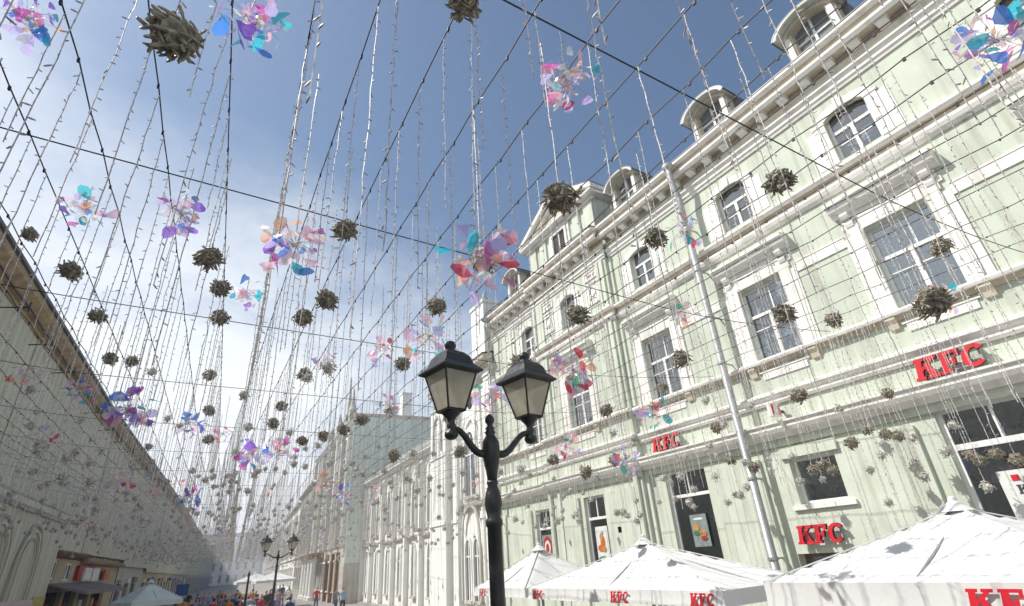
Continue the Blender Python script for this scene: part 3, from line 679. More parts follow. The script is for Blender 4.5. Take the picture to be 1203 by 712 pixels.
# main block cornice and chimney pier
c_ = MB(); c_.prism([(0, 12.9), (-.25, 12.95), (-.32, 13.05), (-.62, 13.15), (-.66, 13.35), (0, 13.5)], -.05, 8.9); c_.build('cornice', CREAM, GO)
c_ = MB(); c_.prism([(0, 12.25), (-.18, 12.3), (-.28, 12.45), (0, 12.55)], -.02, 8.7); c_.build('string_course', STONE, GO)
c_ = MB(); c_.add([(-.7, -.1, 13.42), (-.7, 9.0, 13.42), (5, 9.0, 15.0), (5, -.1, 15.0), (-.7, -.1, 13.37), (-.7, 9, 13.37)], [(0, 3, 2, 1), (0, 1, 5, 4)]); c_.build('main_roof', ROOF, GO)
c_ = MB(); c_.box((-.05, .75, 13.3), (1.05, 2.55, 17.2)); c_.box((-.12, .68, 17.203), (1.12, 2.62, 17.42)); co = c_.build('corner_turret', WHITE2, GO)
c_ = MB(); c_.lathe([(.12, 17.42), (.16, 17.7), (.07, 17.9), (.13, 18.05), (.02, 18.5)], 8, (.5, 1.65, 0)); c_.build('finial', STONE, co)
for u0_, u1_, pr_, zt_ in ((0.1, .75, .28, 12.2), (4.7, 5.4, .30, 12.2), (5.7, 8.3, .62, 11.9), (1.9 - .2, 1.9, .12, 11.5)):
    c_ = MB(); c_.box((-pr_, u0_, 0), (-.001, u1_, zt_)); c_.box((-pr_ - .06, u0_ - .05, 4.7), (-.0015, u1_ + .05, 4.9)); c_.box((-pr_ - .06, u0_ - .05, 8.7), (-.0015, u1_ + .05, 8.88))
    c_.prism([(-pr_ - .08, zt_), (-.0, zt_), (-.0, zt_ + .6)], u0_ - .04, u1_ + .04); c_.build('buttress', WHITE2, GO)
for c in (2.65, 3.75): gothic_window(c, .72, .8, 2.9, 3.75, 0)
arch_trim(GO, 3.2, 2.2, .8, 3.6, 5.4, .16, -.24, -.161, STONE, 'hood_mould')
gothic_window(3.2, 1.5, 6.0, 8.3, 9.6, 0, .18)
arch_trim(GO, 3.2, 2.2, 5.9, 8.6, 10.4, .14, -.22, -.161, WHITE2, 'hood_mould')
c_ = MB(); c_.prism([(0, 5.35), (-.25, 5.42), (-.3, 5.6), (0, 5.7)], 1.6, 4.7); c_.build('string_course', STONE, GO)
c_ = MB(); blob(c_, -.001, 3.2, 11.4, .42, .42); c_.build('round_window', DARKIN, GO)
arch_trim(GO, 7.0, 1.2, 9.1, 10.4, 11.3, .12, -.72, -.621, STONE, 'hood_mould')
# wing: tall lancets below, hooded windows above, thin buttresses
gx = .15
for k in range(6):
    c = 10.2 + k * 3.15
    gothic_window(c, .62, .8, 3.0, 3.95, gx, .10)
    gothic_window(c, .80, 5.2, 7.3, 8.3, gx, .14)
    arch_trim(GO, c, 1.35, 4.8, 7.5, 9.2, .12, gx - .22, gx - .161, STONE, 'hood_mould')
    b = MB(); b.box((gx - .34, c + 1.4, 0), (gx - .001, c + 1.75, 9.2)); b.prism([(gx - .36, 9.2), (gx, 9.2), (gx, 9.65)], c + 1.38, c + 1.77); b.build('buttress', WHITE2, GO)
    b = MB(); b.lathe([(.05, 8.2), (.08, 8.4), (.12, 8.6), (.08, 8.9), (.11, 9.0), (.02, 9.5)], 6, (gx - .42, c + 1.57, 0)); b.build('pinnacle', STONE, GO)
c_ = MB(); c_.prism([(gx, 4.35), (gx - .18, 4.42), (gx - .22, 4.55), (gx, 4.62)], 8.5, 28.4); c_.build('string_course', STONE, GO)
for k in range(4):                                       # hanging iron wall lamps between the lancets
    pass

# ------------------------------------------------------------------ other street buildings
def street_building(name, p0, p1, H, side, wallm, trimm, label, floors, bay=2.9, depth=9, roofm=ROOF, endm=None, first=1.0, ww=1.1, base=0.0, cat='building', pinn=False, group=None, rise=2.0):
    """facade from p0 (near) to p1 (far); side=+1 stands right of the street (faces -X), -1 left (faces +X)"""
    d = Vector((p1[0] - p0[0], p1[1] - p0[1])); L = d.length; ang = -math.atan2(d.x, d.y)
    e = empty(name, (p0[0], p0[1], 0), ang, label=label, cat=cat, group=group)
    s = side
    holes = []; n = max(1, int((L - 1) / bay)); m0 = (L - (n - 1) * bay) / 2
    for fl, (z0, z1) in enumerate(floors):
        for k in range(n): c = m0 + k * bay; holes.append((c - ww / 2, c + ww / 2, z0, z1))
    w = MB(); wall_holes(w, 0, L, base, H, holes, 0, .25)
    w.add([(0, 0, base), (depth, 0, base), (depth, 0, H), (0, 0, H)], [(0, 1, 2, 3)])
    w.add([(0, L, base), (depth, L, base), (depth, L, H), (0, L, H)], [(0, 3, 2, 1)])
    w.add([(depth, 0, base), (depth, L, base), (depth, L, H), (depth, 0, H)], [(0, 1, 2, 3)])
    if s < 0: w.v = [(-x, y, z) for x, y, z in w.v]
    w.build('wall', wallm, e)
    def mk(mb, nm, mm, par=e):
        if s < 0: mb.v = [(-x, y, z) for x, y, z in mb.v]
        return mb.build(nm, mm, par)
    b = MB(); b.box((.30, .1, base + .05), (.34, L - .1, H - .1)); mk(b, 'dark_interior', DARKIN)
    for h in holes:
        f = MB(); a, c, z0, z1 = h
        f.box((-.06, a - .14, z0 - .10), (-.001, a, z1)); f.box((-.06, c, z0 - .10), (-.001, c + .14, z1)); f.box((-.12, a - .2, z1), (-.001, c + .2, z1 + .2)); f.box((-.15, a - .18, z0 - .2), (-.0012, c + .18, z0 - .101))
        f.box((.10, (a + c) / 2 - .04, z0), (.15, (a + c) / 2 + .04, z1)); f.box((.10, a, z0 + (z1 - z0) * .65), (.149, (a + c) / 2 - .04, z0 + (z1 - z0) * .65 + .07)); f.box((.10, (a + c) / 2 + .04, z0 + (z1 - z0) * .65), (.149, c, z0 + (z1 - z0) * .65 + .07))
        fo = mk(f, 'window', trimm)
        p = MB(); p.box((.155, a, z0), (.165, c, z1)); mk(p, 'pane', GLASS, fo)
    for z, pr, hh in [(H, .5, .35)] + [(fl[0] - .75, .2, .22) for fl in floors[1:]]:
        c = MB(); c.prism([(0, z - hh), (-pr * .4, z - hh * .9), (-pr * .6, z - hh * .4), (-pr, z - hh * .25), (-pr, z), (0, z + .03)], -.05, L + .05); mk(c, 'cornice' if z == H else 'string_course', trimm)
    r = MB(); r.add([(-.5, -.1, H + .04), (-.5, L + .1, H + .04), (depth / 2, L + .1, H + rise), (depth / 2, -.1, H + rise), (depth, -.1, H + .04), (depth, L + .1, H + .04)], [(0, 3, 2, 1), (3, 4, 5, 2), (0, 4, 3), (1, 2, 5)]); mk(r, 'roof', roofm)
    return e, L, mk
# right side beyond the gothic building
CF = [(1.0, 3.4), (5.6, 8.0), (9.6, 11.8), (13.0, 14.8)]
e, L, mk = street_building('ornate_building', (13.4, 52.2), (15.0, 76), 16.3, 1, STONE, WHITE2, 'tall ornate white building with pinnacles and a teal grey end wall', CF, 2.6, rise=.3)
b = MB(); b.box((-.02, -.12, 3.2), (9.2, -.02, 16.6)); mk(b, 'end_wall', TEALW)
b = MB(); b.box((-.04, -.14, 0), (9.2, -.021, 3.19)); mk(b, 'end_plinth', STONE)
b = MB(); b.box((-.06, -.2, 16.6), (9.3, .1, 16.9)); mk(b, 'end_coping', SOFFIT)
for k, (uu, hh) in enumerate(((1.2, 19.8), (3.4, 21.8), (8.6, 19.0), (13.8, 18.6))):
    b = MB(); b.box((-.35, uu - .35, 16.3), (.35, uu + .35, 17.5)); b.lathe([(.42, 17.5), (.30, 17.9), (.24, 18.2), (.05, hh)], 8, (0, uu, 0)); mk(b, 'pinnacle', STONE)
for k in range(8):
    b = MB(); b.box((-.42, .3 + k * 3.2, 4.6), (-.001, .75 + k * 3.2, 15.7)); mk(b, 'pilaster', STONE if k % 2 else WHITE2)
for uu, xx, tz in ((.3, 5.0, 19.4), (6.0, 5.0, 18.8)):
    b = MB(); b.box((xx, uu, 16.9 if uu < 1 else 17.4), (xx + 1.0, uu + 1.0, tz)); b.box((xx - .08, uu - .08, tz), (xx + 1.08, uu + 1.08, tz + .18)); mk(b, 'chimney', WHITE2)
# portal with white columns at street level
for k in range(4):
    b = MB(); b.lathe([(.42, 0), (.42, .3), (.32, .4), (.30, 3.6), (.42, 3.8), (.42, 4.0)], 12, (-.9, 12.5 + k * 2.4, 0)); mk(b, 'column', WHITE2)
b = MB(); b.box((-1.4, 11.8, 4.0), (-.001, 20.4, 4.5)); mk(b, 'portal_beam', BROWN)
for uu in (2.2, 5.0, 8.2):
    b = MB(); b.box((-.3, uu, 0), (-.001, uu + .5, 4.2)); mk(b, 'timber_post', BROWN)

street_building('far_building', (15.4, 77), (17.6, 100), 14.2, 1, STONE2, STONE, 'grey stone building beyond the ornate white one on the right', CF[:3], 3.0, group=None)
street_building('far_building', (17.8, 101), (21.5, 140), 13.6, 1, WHITE2, STONE, 'pale building further down the right side of the street', CF[:3], 3.2)
street_building('far_building', (21.7, 141), (29.5, 225), 13.0, 1, STONE2, WHITE2, 'last grey building on the right before the street end', CF[:3], 3.6)
street_building('far_building', (8, 300), (36, 292), 20, -1, WHITE2, WHITE2, 'distant pale building closing the end of the street', [(1, 4), (6, 9), (11, 14), (15.5, 18)], 3.4)

# left side: wrapped scaffolding over an old building
def wrap_mat():
    m = bpy.data.materials.new('printed_scaffold_wrap'); m.use_nodes = True; nt = m.node_tree; b = nt.nodes['Principled BSDF']
    b.inputs['Roughness'].default_value = 0.95; b.inputs['Specular IOR Level'].default_value = 0.1
    t = nt.nodes.new('ShaderNodeTexCoord'); mp = nt.nodes.new('ShaderNodeMapping'); mp.inputs['Scale'].default_value = (1, 2.3, 0.06)
    nt.links.new(t.outputs['Object'], mp.inputs[0])
    n = nt.nodes.new('ShaderNodeTexNoise'); n.inputs['Scale'].default_value = 1.4; n.inputs['Detail'].default_value = 6; n.inputs['Roughness'].default_value = .65
    nt.links.new(mp.outputs[0], n.inputs['Vector'])
    w = nt.nodes.new('ShaderNodeTexWave'); w.wave_type = 'BANDS'; w.bands_direction = 'Y'; w.inputs['Scale'].default_value = .42; w.inputs['Distortion'].default_value = .6
    nt.links.new(t.outputs['Object'], w.inputs['Vector'])
    ad = nt.nodes.new('ShaderNodeMath'); ad.operation = 'MULTIPLY_ADD'; ad.inputs[1].default_value = .16
    nt.links.new(w.outputs['Fac'], ad.inputs[0]); nt.links.new(n.outputs['Fac'], ad.inputs[2])
    cr = nt.nodes.new('ShaderNodeValToRGB'); cr.color_ramp.elements[0].position = .38; cr.color_ramp.elements[1].position = .78
    cr.color_ramp.elements[0].color = (.50, .48, .37, 1); cr.color_ramp.elements[1].color = (.70, .67, .53, 1)
    nt.links.new(ad.outputs[0], cr.inputs[0]); nt.links.new(cr.outputs[0], b.inputs['Base Color'])
    bp = nt.nodes.new('ShaderNodeBump'); bp.inputs['Strength'].default_value = .35; bp.inputs['Distance'].default_value = .12
    nt.links.new(n.outputs['Fac'], bp.inputs['Height']); nt.links.new(bp.outputs[0], b.inputs['Normal'])
    return m
WRAP = wrap_mat()
WRAP2 = mat('wrap_print_pale', (0.66, 0.62, 0.50), .95, .08, 1.0)
WRAP3 = mat('wrap_print_dark', (0.40, 0.38, 0.30), .95, .08, 1.0)
EAVEB = mat('brown_eave_boards', (0.42, 0.31, 0.19), .85, .2, 2.5, stain=.4)
LW = [(x_ - .95, y_) for x_, y_ in [(-8.6, -6), (-7.2, 21), (-5.5, 47), (-3.2, 71), (-1.6, 88), (2.0, 130), (5.3, 173.5), (17.5, 292)]]
HL = 14.2
WB = empty('wrapped_building', (LW[0][0], LW[0][1], 0), label='long building on the left covered in grey green printed scaffold sheeting', cat='building')
for i, (a, b) in enumerate(zip(LW, LW[1:])):
    d = Vector((b[0] - a[0], b[1] - a[1])); L = d.length; ang = -math.atan2(d.x, d.y)
    zb = 0.0 if i < 2 else (5.05 if i == 2 else (4.5 if i == 3 else 4.1))
    T = Matrix.Translation((a[0] - LW[0][0], a[1] - LW[0][1], 0)) @ Matrix.Rotation(ang, 4, 'Z')
    def place(mb, nm, mm):
        mb.v = [tuple(T @ Vector(p)) for p in mb.v]; return mb.build(nm, mm, WB)
    # sheeting: slightly billowing panels between scaffold lifts, one part each
    nb = max(1, int(round(L / 5.6)))
    for k in range(nb):
        u0, u1 = L * k / nb, L * (k + 1) / nb
        m = MB(); nu, nzz = 6, 8; vs = []; fs = []
        for iz in range(nzz + 1):
            for iu in range(nu + 1):
                fu, fz = iu / nu, iz / nzz
                bul = .07 * math.sin(math.pi * fu) * (0.5 + .5 * math.sin(fz * 19 + k * 2.1 + i)) + .015 * math.sin(fu * 11 + k)
                vs.append((bul, u0 + (u1 - u0) * fu, zb + (HL - .55 - zb) * fz))
        for iz in range(nzz):
            for iu in range(nu): q = iz * (nu + 1) + iu; fs.append((q, q + 1, q + nu + 2, q + nu + 1))
        m.add(vs, fs); place(m, 'sheeting_panel', WRAP)
    m = MB(); m.box((-9, 0, zb if i > 1 else 0), (-.25, L, HL)); place(m, 'building_core', STONE2)
    m = MB(); m.box((-.2, -.02, HL - .55), (.10, L, HL - .30)); place(m, 'eave_board', EAVEB)
    m = MB(); m.prism([(-.2, HL - .297), (.42, HL - .297), (.75, HL - .12), (.80, HL), (.80, HL + .10), (-.2, HL + .12)], -.02, L + .05); place(m, 'eave', EAVEB)
    m = MB(); m.prism([(.72, HL + .12), (.92, HL + .12), (.96, HL + .2), (-.3, HL + .32), (-.3, HL + .12)], -.02, L + .05); place(m, 'gutter', ROOF)
    m = MB(); m.add([(.6, 0, HL + .25), (.6, L + .1, HL + .25), (-4.5, L + .1, HL + 1.7), (-4.5, 0, HL + 1.7), (-9, 0, HL + .2), (-9, L, HL + .2)], [(0, 1, 2, 3), (3, 2, 5, 4)]); place(m, 'roof', ROOF)
    # outrigger brackets carrying a cable along the eave
    nbk = int(L / 4.2)
    if i < 4:
        for k in range(nbk):
            u0 = 1.0 + k * 4.2
            m = MB(); m.tube([(.02, u0, HL - 1.15), (.95, u0, HL - 1.0)], .03, 5); m.tube([(.95, u0, HL - 1.2), (.95, u0, HL - .75)], .03, 5); place(m, 'outrigger', CABLEM)
        m = MB(); m.tube([(.95, 0, HL - 1.0)] + [(.95, (k + .5) * L / 12, HL - 1.0 - .10 * (k % 2)) for k in range(12)] + [(.95, L, HL - 1.0)], .028, 5); place(m, 'eave_cable', CABLEM)
    if i == 1:                                            # printed arcade: pale piers, arches and a band
        m = MB(); m.box((.10, 0, 6.55), (.16, L, 6.75)); m.box((.10, 0, 7.1), (.14, L, 7.22)); place(m, 'printed_band', WRAP3)
        m = MB(); m.box((.10, 0, 6.78), (.15, L, 7.08)); place(m, 'printed_band', WRAP2)
        for k in range(4):
            c = 2.8 + k * 5.6
            for (w_, t_, mm) in ((4.0, .14, WRAP3), (3.4, .12, WRAP2), (2.6, .10, WRAP3)):
                o_ = pointed(c, w_ + 2 * t_, 0.2, 4.0, 4.0 + w_ / 2 + t_); i_ = pointed(c, w_, 0.2, 4.0, 4.0 + w_ / 2); mb = MB()
                for q in range(len(o_) - 1): mb.slab([i_[q], i_[q + 1], o_[q + 1], o_[q]], .10, .125)
                place(mb, 'printed_arch', mm)
        m = MB(); m.box((.12, L - 9.0, 0.3), (.18, L - 3.2, 2.35)); place(m, 'fence_poster', PINKP)
        m = MB(); m.box((.12, L - 3.1, 0.3), (.18, L - .6, 2.45)); place(m, 'fence_poster', YEL)
# streetside shops revealed under the sheeting
def at(u, i): 
    a, b = LW[i], LW[i + 1]; d = Vector((b[0] - a[0], b[1] - a[1])).normalized(); return Vector((a[0] + d.x * u, a[1] + d.y * u, 0)), -math.atan2(d.x, d.y)
p, an = at(0, 2)
SH = empty('small_shop', (p.x, p.y, 0), an, label='beige shop front with dark interior under the scaffold sheeting', cat='shop')
Ls = 24.0
m = MB(); wall_holes(m, .05, Ls, 0, 5.0, [(1.2, 2.3, 3.4, 4.5), (4.6, 6.2, 3.3, 4.4), (1.0, 5.5, 0, 2.6), (6.2, 9.5, 0, 2.6), (10.5, 14, 0, 2.7), (15, 20, 0, 2.7)], 0, .3); m.v = [(-x - .35, y, z) for x, y, z in m.v]; m.build('wall', BEIGE, SH)
m = MB(); m.box((-1.2, .1, 0), (-1.1, Ls, 4.9)); m.build('dark_interior', DARKIN, SH)
for a, b, c, d in ((1.2, 2.3, 3.4, 4.5), (4.6, 6.2, 3.3, 4.4)):
    m = MB(); m.box((-.45, a, c), (-.40, a + .1, d)); m.box((-.45, b - .1, c), (-.40, b, d)); m.box((-.45, a + .1, c), (-.40, b - .1, c + .1)); m.box((-.45, a + .1, d - .1), (-.40, b - .1, d)); m.box((-.45, (a + b) / 2 - .05, c + .1), (-.40, (a + b) / 2 + .05, d - .1)); wo = m.build('window', WFRAME, SH)
    m = MB(); m.box((-.49, a, c), (-.48, b, d)); m.build('pane', GLASS, wo)
m = MB(); m.prism([(-.35, 4.65), (.1, 4.75), (.25, 4.95), (.25, 5.05), (-.35, 5.1)], 0, 8.2); m.build('cornice', BROWN, SH)
m = MB(); m.prism([(-.35, 4.35), (.1, 4.45), (.25, 4.6), (.25, 4.7), (-.35, 4.7)], 8.2, Ls); m.build('cornice', EAVEB, SH)
m = MB(); m.box((-.34, 7.4, 3.3), (-.1, 12.4, 4.3)); m.build('red_fascia', REDB, SH)
for a in (8.6, 11.4):
    m = MB(); m.box((-.1, a, 3.25), (0.05, a + 2.3, 4.15)); m.build('white_sign_board', WBOARD, SH)
m = MB(); m.box((-.1, 16.2, 3.3), (.05, 18.2, 4.1)); m.build('orange_sign_board', ORANGE, SH)
for k in range(3):
    a = .5 + k * 5.2; m = MB(); m.add([(-.3, a, 3.15), (-.3, a + 5.0, 3.15), (2.0, a + 5.0, 2.55), (2.0, a, 2.55), (2.0, a + 5, 2.35), (2.0, a, 2.35), (-.3, a, 3.1), (-.3, a + 5.0, 3.1)], [(0, 1, 2, 3), (3, 2, 4, 5), (6, 5, 4, 7), (0, 3, 5, 6), (1, 7, 4, 2)]); m.build('awning', AWN, SH)
for k in range(9):
    a = 1.0 + k * 2.3; m = MB(); m.box((-.9, a, 0), (-.6, a + .3 + .4 * (k % 3), 1.6 + .3 * (k % 2))); m.build('display_panel', (WBOARD, BROWN, YEL, REDB, WBOARD)[k % 5], SH)
p, an = at(0, 3)
for j, (i_, lab) in enumerate(((3, 'stone shop fronts further along under the sheeting on the left'), (4, 'distant shop fronts below the sheeting near the street bend'), (5, 'farthest shop fronts on the left side of the street'), (6, 'last shops on the left where the street ends'))):
    a_, b_ = LW[i_], LW[i_ + 1]; L = (Vector(b_) - Vector(a_)).length
    p, an = at(0, i_); e = empty('small_shop', (p.x, p.y, 0), an, label=lab, cat='shop'); n = int(L / 4.5)
    hs_ = [(1 + k * 4.5, 1 + k * 4.5 + 2.6, 0, 2.9) for k in range(n)]
    m = MB(); wall_holes(m, 0, L, 0, 4.6, hs_, 0, .3); m.v = [(-x - .3, y, z) for x, y, z in m.v]; m.build('wall', (STONE, BEIGE, STONE2, STONE)[j], e)
    m = MB(); m.box((-.8, .1, 0), (-.7, L - .1, 4.0)); m.build('dark_interior', DARKIN, e)
    for k in range(n):
        m = MB(); hh_ = .25 + .3 * ((k * 7) % 3) / 2; m.box((-.28, 1 + k * 4.5 + .5 * (k % 2), 3.0), (-.1, 2.6 + k * 4.5 + (k % 3) * .5, 3.0 + hh_)); m.build('sign_board', (STONE2, WBOARD, BROWN, BLUES, STONE, REDB)[(k + j) % 6], e)

# ------------------------------------------------------------------ street lamps
def lantern_parts(root, c, s=1.0, rot=0.0, n_glass=4, s0=0.64):
    """square tapered lantern; c = centre of its bottom ring"""
    s = s * s0; x, y, z = c; r0, r1 = .130 * s, .258 * s; s = s * 1.13
    q = rot + math.pi / 4
    def ring(r, zz): return [(x + r * math.sqrt(2) * math.cos(q + k * math.pi / 2), y + r * math.sqrt(2) * math.sin(q + k * math.pi / 2), z + zz * s) for k in range(4)]
    B, T = ring(r0, .03), ring(r1 * .95, .47)
    cage = MB()
    for k in range(4):
        cage.tube([B[k], T[k]], .013 * s, 5); cage.tube([B[k], B[(k + 1) % 4]], .016 * s, 5); cage.tube([T[k], T[(k + 1) % 4]], .014 * s, 5)
    lo = cage.build('lantern', BLACK, root)
    for k in range(4):
        g_ = MB(); a, b, c2, d = B[k], B[(k + 1) % 4], T[(k + 1) % 4], T[k]
        g_.add([a, b, c2, d], [(0, 1, 2, 3)]); g_.build('glass_panel', LGLASS, lo)
    bu = MB(); bu.lathe([(.02 * s, .04 * s), (.022 * s, .12 * s), (.05 * s, .18 * s), (.055 * s, .26 * s), (.03 * s, .32 * s), (.005 * s, .335 * s)], 12, (x, y, z)); bu.build('bulb', WBOARD, lo, True)
    rf_ = MB(); prof = [(r1 * 1.0, .46), (r1 * 1.22, .485), (r1 * 1.22, .503), (r1 * .86, .59), (r1 * .74, .68), (r1 * .52, .74), (r1 * .24, .752)]
    rf_.lathe([(a * math.sqrt(2), b * s) for a, b in prof], 4, (x, y, z), q); rf_.build('lantern_roof', BLACK, lo)
    kn = MB(); kn.lathe([(.075 * s, .745 * s), (.085 * s, .765 * s), (.045 * s, .785 * s), (.066 * s, .81 * s), (.072 * s, .845 * s), (.05 * s, .885 * s), (.012 * s, .905 * s)], 14, (x, y, z)); kn.build('lantern_knob', BLACK, lo, True)
    bt = MB(); bt.lathe([(.13 * s, .03 * s), (.10 * s, -.01 * s), (.05 * s, -.06 * s), (.04 * s, -.10 * s), (.055 * s, -.13 * s), (.05 * s, -.16 * s), (.04 * s, -.19 * s), (.075 * s, -.21 * s), (.08 * s, -.25 * s), (.055 * s, -.285 * s), (.01 * s, -.30 * s)], 14, (x, y, z)); bt.build('lantern_stem', BLACK, lo, True)
def street_lamp(base, c1, c2, zb, label, ang1=0.0, s=1.0, hub=None):
    r = empty('street_lamp', (base[0], base[1], 0), label=label, cat='street lamp', group='twin lantern street lamps')
    hub = hub or zb - .26
    P_ = [(.26, 0), (.26, .25), (.20, .3), (.22, .6), (.15, .75), (.13, .95), (.105, 1.05), (.098, 1.6), (.092, hub - .95), (.092, hub - .62), (.11, hub - .61), (.11, hub - .57), (.085, hub - .55), (.10, hub - .50), (.115, hub - .45), (.10, hub - .37), (.062, hub - .31), (.078, hub - .29), (.07, hub - .27)]
    p = MB(); p.lathe([(a_ * .62, b_) for a_, b_ in P_], 20); p.build('post', BLACK, r, True)
    H_ = [(.055, hub - .27), (.07, hub - .20), (.085, hub - .15), (.11, hub - .05), (.10, hub + .04), (.07, hub + .08), (.05, hub + .10), (.07, hub + .12), (.045, hub + .14), (.06, hub + .155), (.035, hub + .175), (.035, hub + .19), (.058, hub + .215), (.058, hub + .24), (.035, hub + .265), (.010, hub + .28)]
    h = MB(); h.lathe([(a_ * .70, b_) for a_, b_ in H_], 16); h.build('hub', BLACK, r, True)
    for c in (c1, c2):
        d = Vector((c[0] - base[0], c[1] - base[1])); L = d.length; d.normalize(); a = MB()
        pts = []
        for k in range(13):
            t = k / 12; u = .06 + (L - .06) * t
            zz = hub - .05 + (zb - .13 - hub + .05) * (t * t * (3 - 2 * t)) - .02 * math.sin(2 * math.pi * t)
            pts.append((d.x * u, d.y * u, zz))
        a.tube(pts, [.034 - .012 * k / 12 for k in range(13)], 8); a.build('arm', BLACK, r, True)
        lantern_parts(r, (c[0] - base[0], c[1] - base[1], zb), s, ang1)
    return r
def ground_pt(px, py, dist):
    d = ray(px, py); k = dist / math.hypot(d.x, d.y); return Vector((d.x * k, d.y * k, CAMZ + d.z * k))
pb = ground_pt(580, 600, 4.4); c1 = ground_pt(530, 482, 4.25); c2 = ground_pt(622, 497, 4.62)
zb = (c1.z + c2.z) / 2
an = math.atan2(c2.y - c1.y, c2.x - c1.x)
street_lamp((pb.x, pb.y), (c1.x, c1.y), (c2.x, c2.y), zb, 'near black twin lantern street lamp in front of the green building', an + .18, 1.0)
pb2 = ground_pt(321, 700, 31.0); dd = Vector((math.cos(R(-8)), math.sin(R(-8))))
zz2 = CAMZ + 31.0 * math.tan(R(2.0))
street_lamp((pb2.x, pb2.y), (pb2.x - .62, pb2.y + .05), (pb2.x + .62, pb2.y - .05), zz2, 'distant black twin lantern street lamp above the crowd', R(20), 1.15)
pb3 = ground_pt(289, 700, 30)
m = MB(); m.lathe([(.10, 0), (.10, .2), (.055, .3), (.045, 2.7), (.07, 2.75), (.02, 2.95)], 10); m.build('post', BLACK, None, True, loc=(pb3.x, pb3.y, 0), label='thin dark post left of the distant street lamp', cat='post')
pb4 = ground_pt(214, 694, 40)
bs = empty('road_sign', (pb4.x, pb4.y, 0), label='small blue square sign above the heads of the crowd', cat='sign')
m = MB(); m.lathe([(.04, 0), (.04, 2.9)], 8); m.build('post', GALV, bs)
m = MB(); m.box((-.32, -.06, 1.95), (.32, -.03, 2.55)); m.build('board', BLUES, bs)

# ------------------------------------------------------------------ parasols
def parasol(cx, cy, hx, hy, rim, apex, label, texts=(), m=CANVAS, val=.2, group='white square parasols in front of the green building', rz=0.0):
    r = empty('parasol', (cx, cy, 0), rz, label=label, cat='parasol', group=group)
    n = 10; c = MB(); vs = []; idx = {}
    for i in range(-n, n + 1):
        for j in range(-n, n + 1):
            x, y = i / n, j / n; rr = max(abs(x), abs(y)); dg = min(abs(x), abs(y)) / rr if rr else 0
            z = apex + (rim - apex) * rr ** 0.92 - .06 * math.sin(math.pi * min(rr, 1)) * (1 - dg) ** 1.3
            idx[i, j] = len(vs); vs.append((x * hx, y * hy, z))
    fs = [(idx[i, j], idx[i + 1, j], idx[i + 1, j + 1], idx[i, j + 1]) for i in range(-n, n) for j in range(-n, n)]
    c.add(vs, fs); co = c.build('canopy', m, r, True)
    vv = MB()
    for sx, sy in ((-1, 0), (1, 0), (0, -1), (0, 1)):
        N = 16; vs = []; fs = []
        for k in range(N + 1):
            t = -1 + 2 * k / N; w = .006 * math.sin(k * 1.3)
            for zz, ww in ((0, 0), (-val * .5, w), (-val, w * 1.6 + .02)):
                zr = rim
                P = (sx * (hx + ww), t * hy, zr + zz) if sx else (t * hx, sy * (hy + ww), zr + zz); vs.append(P)
        for k in range(N):
            for q in range(2): fs.append((k * 3 + q, k * 3 + q + 1, k * 3 + q + 4, k * 3 + q + 3))
        vv.add(vs, fs)
    vo = vv.build('valance', m, r, True)
    cap = MB(); cap.lathe([(.20, apex - .06), (.10, apex + .02), (.05, apex + .06), (.045, apex + .10), (.01, apex + .12)], 12); cap.build('cap', m, r)
    for ex, ey in ((1, 1), (-1, 1), (-1, -1), (1, -1)):
        sm = MB(); sm.tube([(ex * hx * t / 8, ey * hy * t / 8, apex + (rim - apex) * (t / 8) ** .92 + .006) for t in range(9)], .011, 4); sm.build('seam', m, r)
    po = MB(); po.lathe([(.45, .12), (.45, .2), (.06, .24), (.035, .3), (.035, apex - .05)], 12); po.build('pole', GALV, r)
    for k in range(8):
        b = MB(); ex, ey = ((1, 0), (1, 1), (0, 1), (-1, 1), (-1, 0), (-1, -1), (0, -1), (1, -1))[k]
        b.tube([(0, 0, apex - .12), (ex * hx * .98, ey * hy * .98, rim - .01)], .014, 5); b.build('rib', GALV, r)
    for (face, pos, h, wd) in texts:
        g_ = empty_child('valance_text', r)
        if face == 'x': letters('KFC', h, g_, -hx - .035, pos, rim - val + (val - h) / 2 - .01, .004, RED, slant=.2, gap=.10, width=wd)
        else:
            g_.rotation_euler = (0, 0, math.pi / 2); letters('KFC', h, g_, -hy - .035, pos, rim - val + (val - h) / 2 - .01, .004, RED, slant=.2, gap=.10, width=wd)
    return r
def empty_child(name, parent):
    o = bpy.data.objects.new(name, None); COL.objects.link(o); o.parent = parent; o.empty_display_size = .1; return o
parasol(8.4, 3.1, 1.75, 1.75, 2.20, 2.92, 'big white square parasol nearest the camera at bottom right', [('x', -.42, .22, 1.05)], val=.30)
parasol(7.7, 8.0, 1.1, 2.5, 2.10, 2.82, 'long white parasol in the middle with red lettering at both ends', [('x', -.15, .17, .9), ('x', -1.92, .165, .9), ('x', 2.3, .15, .8)], val=.20)
parasol(8.0, 12.1, 1.25, 1.2, 2.08, 2.88, 'smaller white pointed parasol just right of the lamp post', [('x', .9, .15, .8)], val=.18)
for px_c, d_, lab in ((298, 62, 'left of two small far white parasols over the crowd'), (321, 58, 'right of two small far white parasols over the crowd')):
    q = ground_pt(px_c, 690, d_); parasol(q.x, q.y, 1.7, 1.7, 2.3, 3.0, lab, [], group='small white parasols far down the street')
q = ground_pt(176, 690, 33); parasol(q.x, q.y, 1.1, 1.1, 2.0, 2.80, 'pale blue canvas stall tent in front of the left shops', [], TENT, .22, None, R(25))

